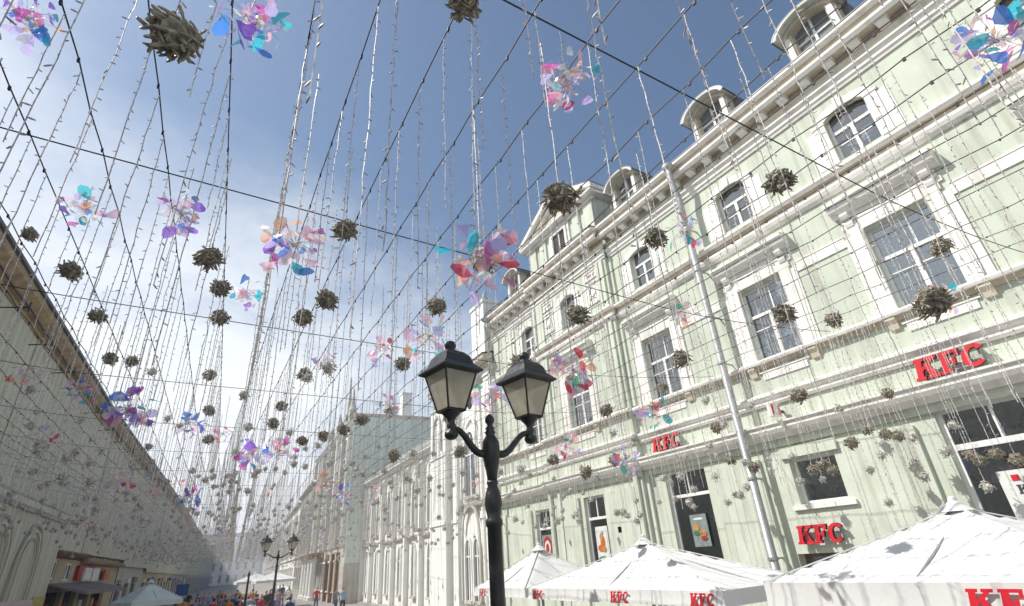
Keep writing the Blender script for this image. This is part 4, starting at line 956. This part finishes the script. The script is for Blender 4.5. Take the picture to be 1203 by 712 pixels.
# ------------------------------------------------------------------ people
def person_mesh(pose, seed):
    rr = random.Random(seed)
    V, E_, rad = [], [], []
    def v(x, y, z, r, par=None, r2=None):
        V.append((x, y, z)); rad.append((r, r2 or r))
        if par is not None: E_.append((par, len(V) - 1))
        return len(V) - 1
    pel = v(0, 0, .95, .145, None, .11); w = v(0, 0, 1.10, .13, pel, .095); ch = v(0, .0, 1.30, .165, w, .115); nb = v(0, 0, 1.46, .075, ch); nk = v(0, .01, 1.53, .052, nb)
    h1 = v(0, .025, 1.60, .075, nk, .085); h2 = v(0, .03, 1.68, .083, h1, .098); h3 = v(0, .02, 1.74, .06, h2, .07)
    sw = .16 if pose == 0 else (.26 if pose == 1 else -.20)
    for sg in (-1, 1):
        hp = v(sg * .09, 0, .88, .095, pel); kn = v(sg * .10, sg * sw * .6 + .03, .50, .062, hp); an = v(sg * .10, sg * sw, .10, .042, kn); v(sg * .11, sg * sw + .13, .05, .035, an)
        sh = v(sg * .19, 0, 1.41, .055, ch); el = v(sg * .24, -sg * sw * .3 - .02, 1.13, .042, sh)
        if pose == 2 and sg == 1: wr = v(sg * .20, .20, 1.25, .03, el); hd = v(sg * .17, .26, 1.33, .035, wr)
        else: wr = v(sg * .25, -sg * sw * .5 + .06, .90, .03, el); hd = v(sg * .25, -sg * sw * .5 + .08, .82, .034, wr)
        for q in range(3): v(V[hd][0] + (q - 1) * .022, V[hd][1] + .01, V[hd][2] - .07 + abs(q - 1) * .01, .010, hd)
        v(V[hd][0] - sg * .035, V[hd][1] + .03, V[hd][2] - .02, .010, hd)
    me = bpy.data.meshes.new('person'); me.from_pydata(V, E_, []); o = bpy.data.objects.new('tmp', me); COL.objects.link(o)
    md = o.modifiers.new('s', 'SKIN'); sv = me.skin_vertices[0].data
    for i, r in enumerate(rad): sv[i].radius = r; sv[i].use_root = (i == 0)
    o.modifiers.new('u', 'SUBSURF').levels = 1
    dg = bpy.context.evaluated_depsgraph_get(); ev = o.evaluated_get(dg); nm = bpy.data.meshes.new_from_object(ev)
    bpy.data.objects.remove(o)
    mi = []
    for p in nm.polygons:
        c = p.center
        if c.z > 1.70 or (c.z > 1.57 and c.y < .0): k = 3
        elif c.z > 1.50: k = 0
        elif c.z < .97 and abs(c.x) > .215: k = 0
        elif c.z < .97 : k = 2 if c.z > .09 else 3
        elif abs(c.x) > .215 and c.z < 1.14: k = 0
        else: k = 1
        mi.append(k)
    nm.polygons.foreach_set('material_index', mi); nm.polygons.foreach_set('use_smooth', [True] * len(mi))
    return nm
SKIN = mat('skin', (.48, .30, .22), .6, .05, 8); HAIRS = [mat('dark_hair', (.03, .02, .015), .6, .1, 30), mat('fair_hair', (.30, .20, .10), .6, .1, 30)]
TOPS = [('red', (.45, .04, .04)), ('white', (.72, .72, .72)), ('dark blue', (.03, .05, .14)), ('lilac', (.35, .25, .45)), ('orange', (.55, .2, .04)), ('black', (.02, .02, .02)), ('grey', (.22, .22, .23)), ('pale blue', (.3, .42, .55))]
LEGM = [mat('denim', (.06, .09, .17), .8, .1, 20), mat('dark_trousers', (.03, .03, .03), .8, .1, 20), mat('beige_trousers', (.35, .28, .2), .8, .1, 20)]
base = [person_mesh(k, k) for k in range(3)]; PM = []
for j, (tn, tcol) in enumerate(TOPS):
    me = base[j % 3].copy(); mi_ = [p_.material_index for p_ in me.polygons]; me.materials.clear()
    for mm in (SKIN, mat(tn.replace(' ', '_') + '_cloth', tcol, .85, .1, 15), LEGM[j % 3], HAIRS[j % 2]): me.materials.append(mm)
    me.polygons.foreach_set('material_index', mi_); PM.append((tn, me))
spots = []
for k in range(62):
    pxx = rnd.uniform(208, 345); d_ = rnd.uniform(31, 50) if k < 46 else rnd.uniform(50, 66)
    q = ground_pt(pxx, 700, d_)
    if q.x < centre(q.y) - 7.3: continue
    spots.append((q.x, q.y))
for (pxx, d_) in ((395, 42), (403, 40), (372, 47), (180, 36), (112, 39), (140, 40), (88, 37), (165, 41)):
    q = ground_pt(pxx, 700, d_); spots.append((q.x, q.y))
cnt = {}
for k, (x, y) in enumerate(spots):
    tn, me = PM[k % 8]
    o = link('person', me, None, (x, y, 0.004), label='small far person in a %s top, one of the street crowd' % tn, cat='person', group='people in the street crowd')
    o.rotation_euler = (0, 0, rnd.choice((0, math.pi)) + rnd.uniform(-.5, .5)); s_ = rnd.uniform(.93, 1.06); o.scale = (s_, s_, s_)

# ------------------------------------------------------------------ the net of lights over the street
def zcab(x):                                              # cables rise a little toward the facades
    return CAMZ + 4.0 + .6 * (max(0, x - 6.9) / 6.1) ** 1.5 + .5 * (max(0, -2.5 - x) / 4) ** 1.5
def lane(x0, y):                                          # a cable that starts at x0 runs with the street
    a = math.tan(R(3.6)) if x0 < .2 else math.tan(R(1.1))
    b = 0 if y < 22 else (y - 22) * (.085 - a)
    return x0 + a * y + b
def ordn(n): return '%d%s' % (n, 'th' if 10 < n % 100 < 14 else {1: 'st', 2: 'nd', 3: 'rd'}.get(n % 10, 'th'))
CX = [-7.4 + .57 * i for i in range(36)]
CX = [c for i_, c in enumerate(CX) if c < 7 or (c < 13.4 and i_ % 2 == 0)]
YMAX = 78
for i, x0 in enumerate(CX):
    m = MB(); pts = []
    y = -1.5
    while y < YMAX:
        x = lane(x0, y); pts.append((x, y, zcab(x - (lane(3, y) - 3)) + .02 * math.sin(y * 5.3 + i))); y += .58
    m.tube(pts, .0065, 4)
    c = m.build('overhead_cable', CABLEM, label='overhead black cable along the street, %s from the left building' % ordn(i + 1), cat='cable', group='overhead cables along the street')
    k = MB()
    for p in pts[:70]:
        q_ = 1 if x0 < 6.5 else .6
        k.box((p[0] - .008, p[1] - .014 * q_, p[2] - .03 * q_), (p[0] + .008, p[1] + .014 * q_, p[2] + .009))
    k.build('cable_clips', CABLEM, c, kind='stuff')
for j, y0 in enumerate((2.15, 5.6, 9.4, 13.3, 17.3, 21.3, 25.3, 29.3, 33.3, 37.3, 41.3)):
    m = MB(); sh = lane(3, y0) - 3
    m.tube([(x + sh, y0 + .035 * x * (1 if j else -.3), zcab(x) + .012) for x in [-8.2 + .6 * k for k in range(37)] if x < 13.9], .0075, 4)
    m.build('overhead_cable', CABLEM, label='overhead black cross cable spanning the street, %s from the camera' % ordn(j + 1), cat='cable', group='overhead cross cables')

def strand_mesh(L, seed, fine=True, wr=.005):
    r = random.Random(seed); m = MB(); n = int(L / (.17 if fine else .9)) + 1
    pts = [(r.gauss(0, .004 if fine else .008), r.gauss(0, .004 if fine else .008), -L * k / n) for k in range(n + 1)]; pts[0] = (0, 0, 0)
    m.tube(pts, wr if fine else .0062, 3)
    z = -.06
    while z > -L:
        a = r.uniform(0, 2 * math.pi); q = Vector((math.cos(a), math.sin(a), r.uniform(-.9, .3))).normalized(); l = r.uniform(.022, .042)
        b = Vector((0, 0, z)); m.tube([b, b + q * l * .5, b + q * l], [.003, .005, .0035], 3 if not fine else 4); z -= (r.uniform(.07, .13) if fine else r.uniform(.17, .3))
    return m
SN = [(L, strand_mesh(L, 30 + i, wr=.0036).mesh('light_strand', STRAND)) for i, L in enumerate((.9, 1.2, 1.5, 1.8, 2.1, 2.4, 2.7, 3.0))]
SM = [(L, strand_mesh(L, 10 + i).mesh('light_strand', STRAND)) for i, L in enumerate((.9, 1.2, 1.5, 1.8, 2.1, 2.4, 2.7, 3.0))]

# bundles: a knot of cable loops with tube lights sticking out
def bundle_mb(seed, nt, nl, R0=.105, seg=5):
    r = random.Random(seed); co = MB(); tu = MB()
    # lumpy core
    n1, n2 = (8, 6) if nt > 30 else (6, 4)
    vs = []; fs = []
    for i in range(n2 + 1):
        ph = math.pi * i / n2
        for k in range(n1):
            th = 2 * math.pi * k / n1; q = R0 * .86 * r.uniform(.82, 1.1); vs.append((q * math.sin(ph) * math.cos(th), q * math.sin(ph) * math.sin(th), q * math.cos(ph)))
    for i in range(n2):
        for k in range(n1): k2 = (k + 1) % n1; fs.append((i * n1 + k, i * n1 + k2, (i + 1) * n1 + k2, (i + 1) * n1 + k))
    co.add(vs, fs)
    for _ in range(nl):
        a = Vector((r.gauss(0, 1), r.gauss(0, 1), r.gauss(0, 1))).normalized(); b = a.orthogonal().normalized(); c = a.cross(b); q = R0 * r.uniform(.8, 1.0); off = a * R0 * r.uniform(-.5, .5); sc = math.sqrt(max(.2, 1 - (off.length / R0) ** 2))
        t0 = r.uniform(0, 6); t1 = t0 + r.uniform(1.6, 4.5)
        co.tube([off + (b * math.cos(t0 + (t1 - t0) * k / 8) + c * math.sin(t0 + (t1 - t0) * k / 8)) * q * sc for k in range(9)], .006, 4)
    for _ in range(nt):
        a = Vector((r.gauss(0, 1), r.gauss(0, 1), r.gauss(0, .9))).normalized(); t = a.orthogonal().normalized(); t.rotate(Matrix.Rotation(r.uniform(0, 6.28), 3, a))
        o = a * R0 * r.uniform(.72, .98); out_ = r.random() ** 2.2; q = (t * (1 - .55 * out_) + a * (.05 + .9 * out_) + Vector((0, 0, -.2))).normalized(); l = r.uniform(.05, .11) * (1 - .35 * out_)
        rr = r.uniform(.0075, .012)
        tu.tube([o, o + q * l * .35, o + q * l * .85, o + q * l], [rr * .6, rr, rr * .85, rr * .35], seg)
    return co, tu
BN = []
for s_ in range(4):
    co, tu = bundle_mb(40 + s_, 84, 20); BN.append((co.mesh('cable_knot', TUBE), tu.mesh('tube_lights', TUBE)))
BF = []
for s_ in range(5):
    co, tu = bundle_mb(60 + s_, 26, 2, seg=3); co.add(tu.v, tu.f); BF.append((co, co.mesh('light_bundle', TUBE2)))

# foil flowers
def petal_mesh(kind, m):
    mb = MB()
    shapes = {0: [(0, 0), (.22, .17), (.55, .31), (.86, .26), (1, .06), (.88, -.15), (.55, -.22), (.22, -.12)],
              1: [(0, 0), (.16, .28), (.42, .50), (.70, .46), (.82, .34), (1, .22), (.96, -.04), (.66, -.20), (.3, -.15)],
              2: [(0, 0), (.2, .12), (.5, .20), (.78, .46), (.95, .34), (.90, .06), (1, -.14), (.72, -.26), (.4, -.18)],
              3: [(0, 0), (.3, .10), (.62, .17), (1, 0), (.55, -.13), (.25, -.06)]}[kind]
    n = len(shapes); vs = [(0.45, 0, .035)] + [(x, y, .05 * math.sin(x * 3.1) + .35 * y * y + (.02 if y > 0 else -.02)) for x, y in shapes]
    mb.add(vs, [(0, 1 + k, 1 + (k + 1) % n) for k in range(n)]); return mb.mesh('petal', m)
PK = list(FOILS); PET = {(k, c): petal_mesh(k, FOILS[c]) for k in range(4) for c in PK}
PAL = {'mix': ['violet', 'blue', 'magenta', 'clear', 'pink', 'teal', 'clear', 'peach', 'lilac', 'clear'],
       'blue': ['blue', 'violet', 'teal', 'violet', 'lilac', 'clear', 'blue', 'magenta'],
       'pink': ['pink', 'clear', 'clear', 'peach', 'pink', 'clear', 'lilac', 'red', 'teal', 'clear', 'pink', 'magenta'],
       'teal': ['teal', 'clear', 'pink', 'clear', 'red', 'peach', 'clear', 'lilac', 'lilac', 'green', 'clear'],
       'warm': ['peach', 'clear', 'pink', 'clear', 'peach', 'clear', 'lilac', 'red']}
def flower(pos, rad, pal, label, npet=34, seed=0, group=None, single=False):
    r = random.Random(seed * 7 + 3); e = empty('foil_flower', pos, label=label, cat='decoration', group=group) if not single else None
    st_ = MB(); items = []
    for k in range(npet):
        a = Vector((r.gauss(0, 1), r.gauss(0, 1), r.gauss(0, .8))).normalized(); big = k < npet * .3
        if big:                                            # wide wings lying round the outside of the ball
            q = r.uniform(.45, .80) * rad; l = rad * r.uniform(.42, .70); t = a.orthogonal().normalized(); t.rotate(Matrix.Rotation(r.uniform(0, 6.28), 3, a))
            rot = (t + a * r.uniform(-.1, .8)).to_track_quat('X', 'Z').to_euler(); kd = r.randrange(3); col = r.choice([c_ for c_ in PAL[pal] if c_ != 'clear'] if r.random() < .75 else ['clear', 'lilac', 'pink'])
        else:                                              # crumpled clear and pastel bits inside
            q = r.uniform(.10, .90) * rad; l = rad * r.uniform(.16, .38); kd = r.choice((3, 0, 3, 1)); col = r.choice(['clear', 'clear', 'clear', 'lilac', 'pink', 'peach'] if r.random() < .7 else PAL[pal])
            rot = (a * .5 + Vector((r.gauss(0, 1), r.gauss(0, 1), r.gauss(0, 1)))).to_track_quat('X', 'Z').to_euler()
        rot.rotate_axis('X', r.uniform(0, 6.28)); items.append((a * q, l, rot, kd, col))
        st_.tube([(0, 0, 0), a * q * .5 + Vector((0, 0, .02)), a * q], .0011, 3)
    if single:
        mb = MB(); used = PK
        for p, l, rot, kd, col in items:
            mb.cur = PK.index(col); me = PET[kd, col]; Mx = Matrix.Translation(p) @ rot.to_matrix().to_4x4() @ Matrix.Scale(l, 4)
            mb.add([Mx @ v_.co for v_ in me.vertices], [tuple(f.vertices) for f in me.polygons])
        return mb
    st_.lathe([(.004, -.02), (.02, 0), (.004, .02)], 6); st_.build('wire_stems', STRAND, e)
    for p, l, rot, kd, col in items:
        o = link('petal', PET[kd, col], e, p); o.rotation_euler = rot; o.scale = (l, l, l)
    return e

K = .73
strands = []       # (x, y, ztop, zend)
balls = []         # manual bundles: photo x, y, apparent radius, label
MAN = [(205, 40, 35, 'largest grey tube light bundle, hanging at the top left'), (659, 232, 22, 'dark tube light bundle hanging left of the attic gable'),
 (405, 270, 17, 'grey bundle hanging alone in mid sky left of centre'), (568, 305, 17, 'dark bundle in the middle of the large pink foil flower'),
 (245, 302, 19, 'topmost of the three bundles stacked left of centre'), (915, 213, 21, 'blue grey bundle hanging in front of the top floor windows'),
 (83, 318, 18, 'wide brown bundle near the left roof edge'), (115, 371, 14, 'spiky brown bundle below the wide one at left'),
 (259, 338, 14, 'middle of the three bundles stacked left of centre'), (259, 373, 12, 'lowest of the three bundles stacked left of centre'),
 (384, 352, 15, 'upper bundle of the touching pair left of the lamp'), (356, 373, 14, 'lower bundle of the touching pair left of the lamp'),
 (513, 359, 13, 'small dark bundle above the left lantern'), (770, 279, 16, 'bundle in front of the third top floor window'),
 (679, 370, 14, 'bundle above the right lantern in front of a small window'), (130, 421, 12, 'left one of two bundles side by side at the left roof edge'),
 (155, 424, 10, 'right one of two bundles side by side at the left roof edge'), (1105, 290, 17, 'pale bundle in front of the big right window'),
 (1095, 355, 26, 'large ragged bundle below the big right window'), (921, 368, 15, 'bundle across the second middle floor window'),
 (980, 375, 12, 'pale bundle between the two right windows'), (800, 421, 12, 'bundle beside the third middle floor window'),
 (938, 465, 13, 'grey bundle above the small box sign'), (473, 427, 10, 'small bundle left of the left lantern'), (612, 425, 12, 'bundle just above the right lantern roof'),
 (545, 2, 22, 'bundle cut by the top edge above the centre'), (35, 275, 12, 'small dark bundle close to the left roof edge, high up'), (632, 470, 11, 'bundle beside the right lantern glass')]
G_ = None
def at_px(px, py, rad_px, real):
    d = ray(px, py); d2 = ray(px + rad_px, py); ang = math.acos(max(-1, min(1, d.dot(d2)))); D = real / ang
    return Vector((0, 0, CAMZ)) + d * D
for k, (px, py, rp, lab) in enumerate(MAN):
    p = at_px(px, py, rp, .135 if rp < 30 else .125)
    e = empty('light_bundle', p, rnd.uniform(0, 6.28), label=lab, cat='light bundle', group='tube light bundles hanging over the street')
    a, b = BN[k % 4]; s_ = rnd.uniform(.95, 1.08); e.scale = (s_, s_, s_ * rnd.uniform(.85, 1.05)); e.rotation_euler = (rnd.uniform(-.3, .3), rnd.uniform(-.3, .3), rnd.uniform(0, 6.28))
    link('cable_knot', a, e); link('tube_lights', b, e)
    balls.append(p); strands.append((p.x, p.y, zcab(p.x), p.z + .08))
SMALL = [(246, 440, 9), (358, 440, 10), (331, 477, 8), (321, 497, 8), (246, 482, 9), (245, 516, 8), (175, 497, 7), (95, 493, 7), (43, 484, 6), (108, 517, 6), (42, 524, 5), (55, 525, 5), (118, 531, 6), (22, 553, 5), (42, 554, 5),
 (425, 493, 9), (404, 505, 8), (380, 512, 8), (463, 535, 8), (485, 533, 7), (540, 530, 8), (529, 490, 9), (712, 482, 9), (722, 540, 8), (732, 545, 7), (650, 540, 8), (612, 552, 7), (622, 557, 6), (688, 555, 9), (700, 560, 6), (778, 455, 8), (842, 502, 8), (885, 548, 8), (858, 540, 8), (840, 560, 6), (1000, 520, 10), (1018, 505, 8), (1040, 510, 9), (1055, 512, 8), (1072, 515, 7), (967, 545, 9), (955, 552, 8), (978, 552, 8), (940, 565, 7), (1075, 545, 6), (1112, 530, 7), (1035, 535, 6), (1140, 535, 9), (1150, 540, 8), (1170, 533, 8), (1195, 540, 9), (1160, 572, 7), (1085, 560, 5), (1022, 552, 5), (865, 582, 5), (855, 590, 4), (1044, 590, 5), (1043, 462, 9), (985, 480, 7), (800, 560, 7), (815, 575, 6), (725, 602, 6), (733, 602, 6), (680, 612, 5), (640, 618, 5), (655, 612, 5), (752, 605, 5), (748, 612, 5), (606, 610, 5), (335, 520, 7), (355, 518, 8), (345, 545, 6), (250, 560, 6), (905, 553, 6), (1120, 500, 7), (830, 470, 7), (745, 515, 7)]
for k, (px, py, rp) in enumerate(SMALL):
    p = at_px(px, py, rp, .135)
    if p.x > 13.2: p = Vector((0, 0, CAMZ)) + (p - Vector((0, 0, CAMZ))) * (13.2 / p.x)
    far_ = [p.copy()]
    balls.append(p); o = link('light_bundle', BF[k % 5][1] if rp < 8 else BN[k % 4][1], None, p, cat='light bundle', label='small grey bundle of tube lights among the many hung low over the street', group='small tube light bundles over the street')
    if rp >= 8: 
        kk = link('cable_knot', BN[k % 4][0], o)
    o.rotation_euler = (rnd.uniform(-.5, .5), rnd.uniform(-.5, .5), rnd.uniform(0, 6.28)); o.scale = (1, 1, rnd.uniform(.8, 1.1))
    strands.append((p.x, p.y, zcab(p.x), p.z + .08))

# random field of bundles further down the street
field = []
iy = 0; y = 6.5
while y < 105:
    for x0 in CX:
        x = lane(x0, y) + rnd.uniform(-.06, .06); yy = y + rnd.uniform(-.2, .2)
        xs = x - (lane(3, yy) - 3)
        near = yy < 13 and -2.6 < xs < 7.5
        pr = .05 if near else (.30 if xs < 7 else .55)
        if rnd.random() > pr: continue
        z = CAMZ + (2.45 + rnd.gauss(0, .42) if xs < 6.5 else rnd.uniform(.75, 2.6))
        if near and z > CAMZ + 2.2: z = CAMZ + rnd.uniform(1.2, 2.0) if xs > 5 else z
        if x > 13.3 and yy < 25: continue
        field.append(Vector((x, yy, z)))
    y += .58
field.sort(key=lambda p: (p - Vector((0, 0, CAMZ))).length)
n_single = 300 - len(MAN) - len(SMALL)
stuff = MB()
for k, p in enumerate(field):
    strands.append((p.x, p.y, zcab(p.x - (lane(3, p.y) - 3)), p.z + .07))
    if k < n_single:
        o = link('light_bundle', BF[k % 5][1], None, p, cat='light bundle', label='small grey bundle of tube lights among the many hung low over the street', group='small tube light bundles over the street')
        s_ = rnd.uniform(.85, 1.15); s_ *= .82; o.scale = (s_, s_, s_); o.rotation_euler = (rnd.uniform(-.5, .5), rnd.uniform(-.5, .5), rnd.uniform(0, 6.28))
    else:
        c, s0 = BF[k % 5][0], rnd.uniform(.65, .95); ro = Matrix.Rotation(rnd.uniform(0, 6.28), 3, 'Z')
        stuff.add([p + ro @ (Vector(v_) * s0) for v_ in c.v], c.f)
stuff.build('far_light_bundles', TUBE2, kind='stuff', label='mass of far grey light bundles filling the view down the street', cat='light bundles')

# foil flowers
FL = [(30, 20, 42, 'blue', 'blue and pink foil flower cut by the top left corner'), (295, 22, 46, 'blue', 'deep blue and violet foil flower at the top left'), (99, 245, 34, 'mix', 'violet and turquoise foil flower under the upper left sky'),
 (213, 252, 33, 'mix', 'violet foil flower above the stack of three bundles'), (345, 288, 42, 'mix', 'colourful foil flower in mid sky left of centre'), (289, 346, 22, 'mix', 'small pale foil flower right of the three bundles'),
 (667, 97, 37, 'pink', 'pink and white foil flower high in the blue sky'), (567, 308, 50, 'pink', 'largest pink foil flower around a dark bundle'), (500, 396, 29, 'pink', 'foil flower above the left lantern'), (447, 410, 20, 'warm', 'peach and violet foil flower left of the lamp'),
 (675, 436, 30, 'teal', 'turquoise and red foil flower right of the lanterns'), (576, 466, 24, 'teal', 'foil flower between the two lanterns'), (802, 274, 24, 'teal', 'green foil flower beside the drainpipe top'), (805, 371, 18, 'teal', 'small foil flower left of the drainpipe'),
 (1172, 48, 56, 'blue', 'large blue and pink foil flower at the top right edge'), (382, 423, 13, 'mix', 'small foil flower between sky bundles'), (453, 474, 14, 'pink', 'small foil flower beside the far chimney'), (768, 487, 23, 'teal', 'foil flower left of the small red sign'),
 (665, 525, 19, 'pink', 'foil flower in front of the far ground floor'), (95, 460, 24, 'mix', 'foil flower in front of the left roof edge'), (150, 484, 36, 'blue', 'wide blue foil flower where the left roof meets the sky'), (221, 497, 22, 'blue', 'violet foil flower low in the left sky'),
 (262, 510, 14, 'pink', 'small pink foil flower low in the left sky'), (296, 532, 24, 'blue', 'blue foil flower above the far street'), (328, 531, 22, 'pink', 'pink and white foil flower above the far street'), (28, 442, 22, 'warm', 'orange foil flower over the grey sheeting'),
 (102, 545, 11, 'warm', 'small salmon foil flower over the sheeting'), (145, 567, 18, 'warm', 'salmon and violet foil flower over the sheeting'), (735, 540, 20, 'teal', 'foil flower hanging before the pale ledge'), (1108, 350, 26, 'pink', 'pink foil flower around the ragged bundle at right'),
 (222, 583, 20, 'blue', 'small violet flower at the far roofline'), (183, 575, 12, 'warm', 'small reddish flower near the far roofline'), (407, 582, 14, 'blue', 'tiny blue flower before the teal wall'), (380, 566, 16, 'warm', 'salmon flower before the ornate building')]
for k, (px, py, rp, pal, lab) in enumerate(FL):
    p = at_px(px, py, rp, .25)
    if p.x > 13.2: p = Vector((0, 0, CAMZ)) + (p - Vector((0, 0, CAMZ))) * (13.2 / p.x)
    flower(p, .25, pal, lab, 72 if rp > 25 else 48, k + 1, group='iridescent foil flowers over the street')
    strands.append((p.x, p.y, zcab(p.x), p.z))
ff = MB()
for k in range(60):
    y = rnd.uniform(14, 70); x = lane(rnd.uniform(-5, 10), y); p = Vector((x, y, CAMZ + rnd.uniform(2.0, 3.1))); mb = flower(p, .25, rnd.choice(['warm', 'mix', 'pink', 'blue']), '', 26, 200 + k, single=True)
    ff.v_start = len(ff.v); b0 = len(ff.v); ff.v += [tuple(Vector(v_) + p) for v_ in mb.v]; ff.f += [tuple(i + b0 for i in f) for f in mb.f]; ff.mi += mb.mi
ff.build('far_foil_flowers', [FOILS[c] for c in PK], kind='stuff', label='scattered far foil flowers among the light strands', cat='decorations')

# plain strands on the lattice
y = .35
while y < 78:
    for x0 in CX:
        if rnd.random() < (.16 if y < 16 else .34): continue
        x = lane(x0, y); yy = y + rnd.uniform(-.03, .03); xs = x - (lane(3, yy) - 3)
        if x > 13.6 and yy < 24.5: continue
        zt = zcab(xs); ln = min(max(rnd.gauss(2.1, .5), 1.0), 3.0) + (rnd.uniform(.2, 1.0) if xs > 6 else 0)
        strands.append((x, yy, zt, zt - ln))
    y += .58
C0 = Vector((0, 0, CAMZ))
def in_view(x, y, z):
    d = Vector((x, y, z)) - C0; f = d.dot(fwd)
    return f > .2 and abs(d.dot(right)) < f * 1.08 and abs(d.dot(up)) < f * .66
vis = [s for s in strands if in_view(s[0], s[1], s[3]) or in_view(s[0], s[1], (s[2] + s[3]) / 2) or in_view(s[0], s[1], s[2])]
hid = [s for s in strands if s not in set(vis)] if False else []
vis.sort(key=lambda s: s[0] ** 2 + s[1] ** 2)
fs_ = MB()
for k, (x, y, zt, ze) in enumerate(vis):
    L = max(.3, zt - ze)
    if k < 300:
        best = min(SN if x * x + y * y < 12 else SM, key=lambda q: abs(q[0] - L))
        o = link('light_strand', best[1], None, (x, y, zt), cat='light strand', label='thin hanging strand of tiny tube lights on an overhead cable', group='hanging light strands')
        o.scale = (1, 1, L / best[0]); o.rotation_euler = (rnd.gauss(0, .008), rnd.gauss(0, .008), rnd.uniform(0, 6.28))
    else:
        m = strand_mesh(L, k, k < 700); fs_.add([(vx + x, vy + y, vz + zt) for vx, vy, vz in m.v], m.f)
fs_.build('far_light_strands', STRAND, kind='stuff', label='dense curtain of far hanging light strands over the street', cat='light strands')
# strands outside the frame are left out except those whose shadows fall on the green facade
print('strands', len(vis), 'bundles', len(field), 'tris', sum(len(m.polygons) for m in bpy.data.meshes))

# thin scattering air, added to wash out tones down the street
hz = MB(); hz.box((-1490, -790, -1), (1490, 2490, 24))
hm = bpy.data.materials.new('added_haze_air'); hm.use_nodes = True; hn = hm.node_tree
for n in list(hn.nodes): hn.nodes.remove(n)
ho_ = hn.nodes.new('ShaderNodeOutputMaterial'); hv = hn.nodes.new('ShaderNodeVolumePrincipled')
hv.inputs['Color'].default_value = (.95, .96, 1, 1); hv.inputs['Density'].default_value = .0024; hv.inputs['Anisotropy'].default_value = .3
hn.links.new(hv.outputs[0], ho_.inputs['Volume'])
hz.build('added_haze', hm, kind='stuff')
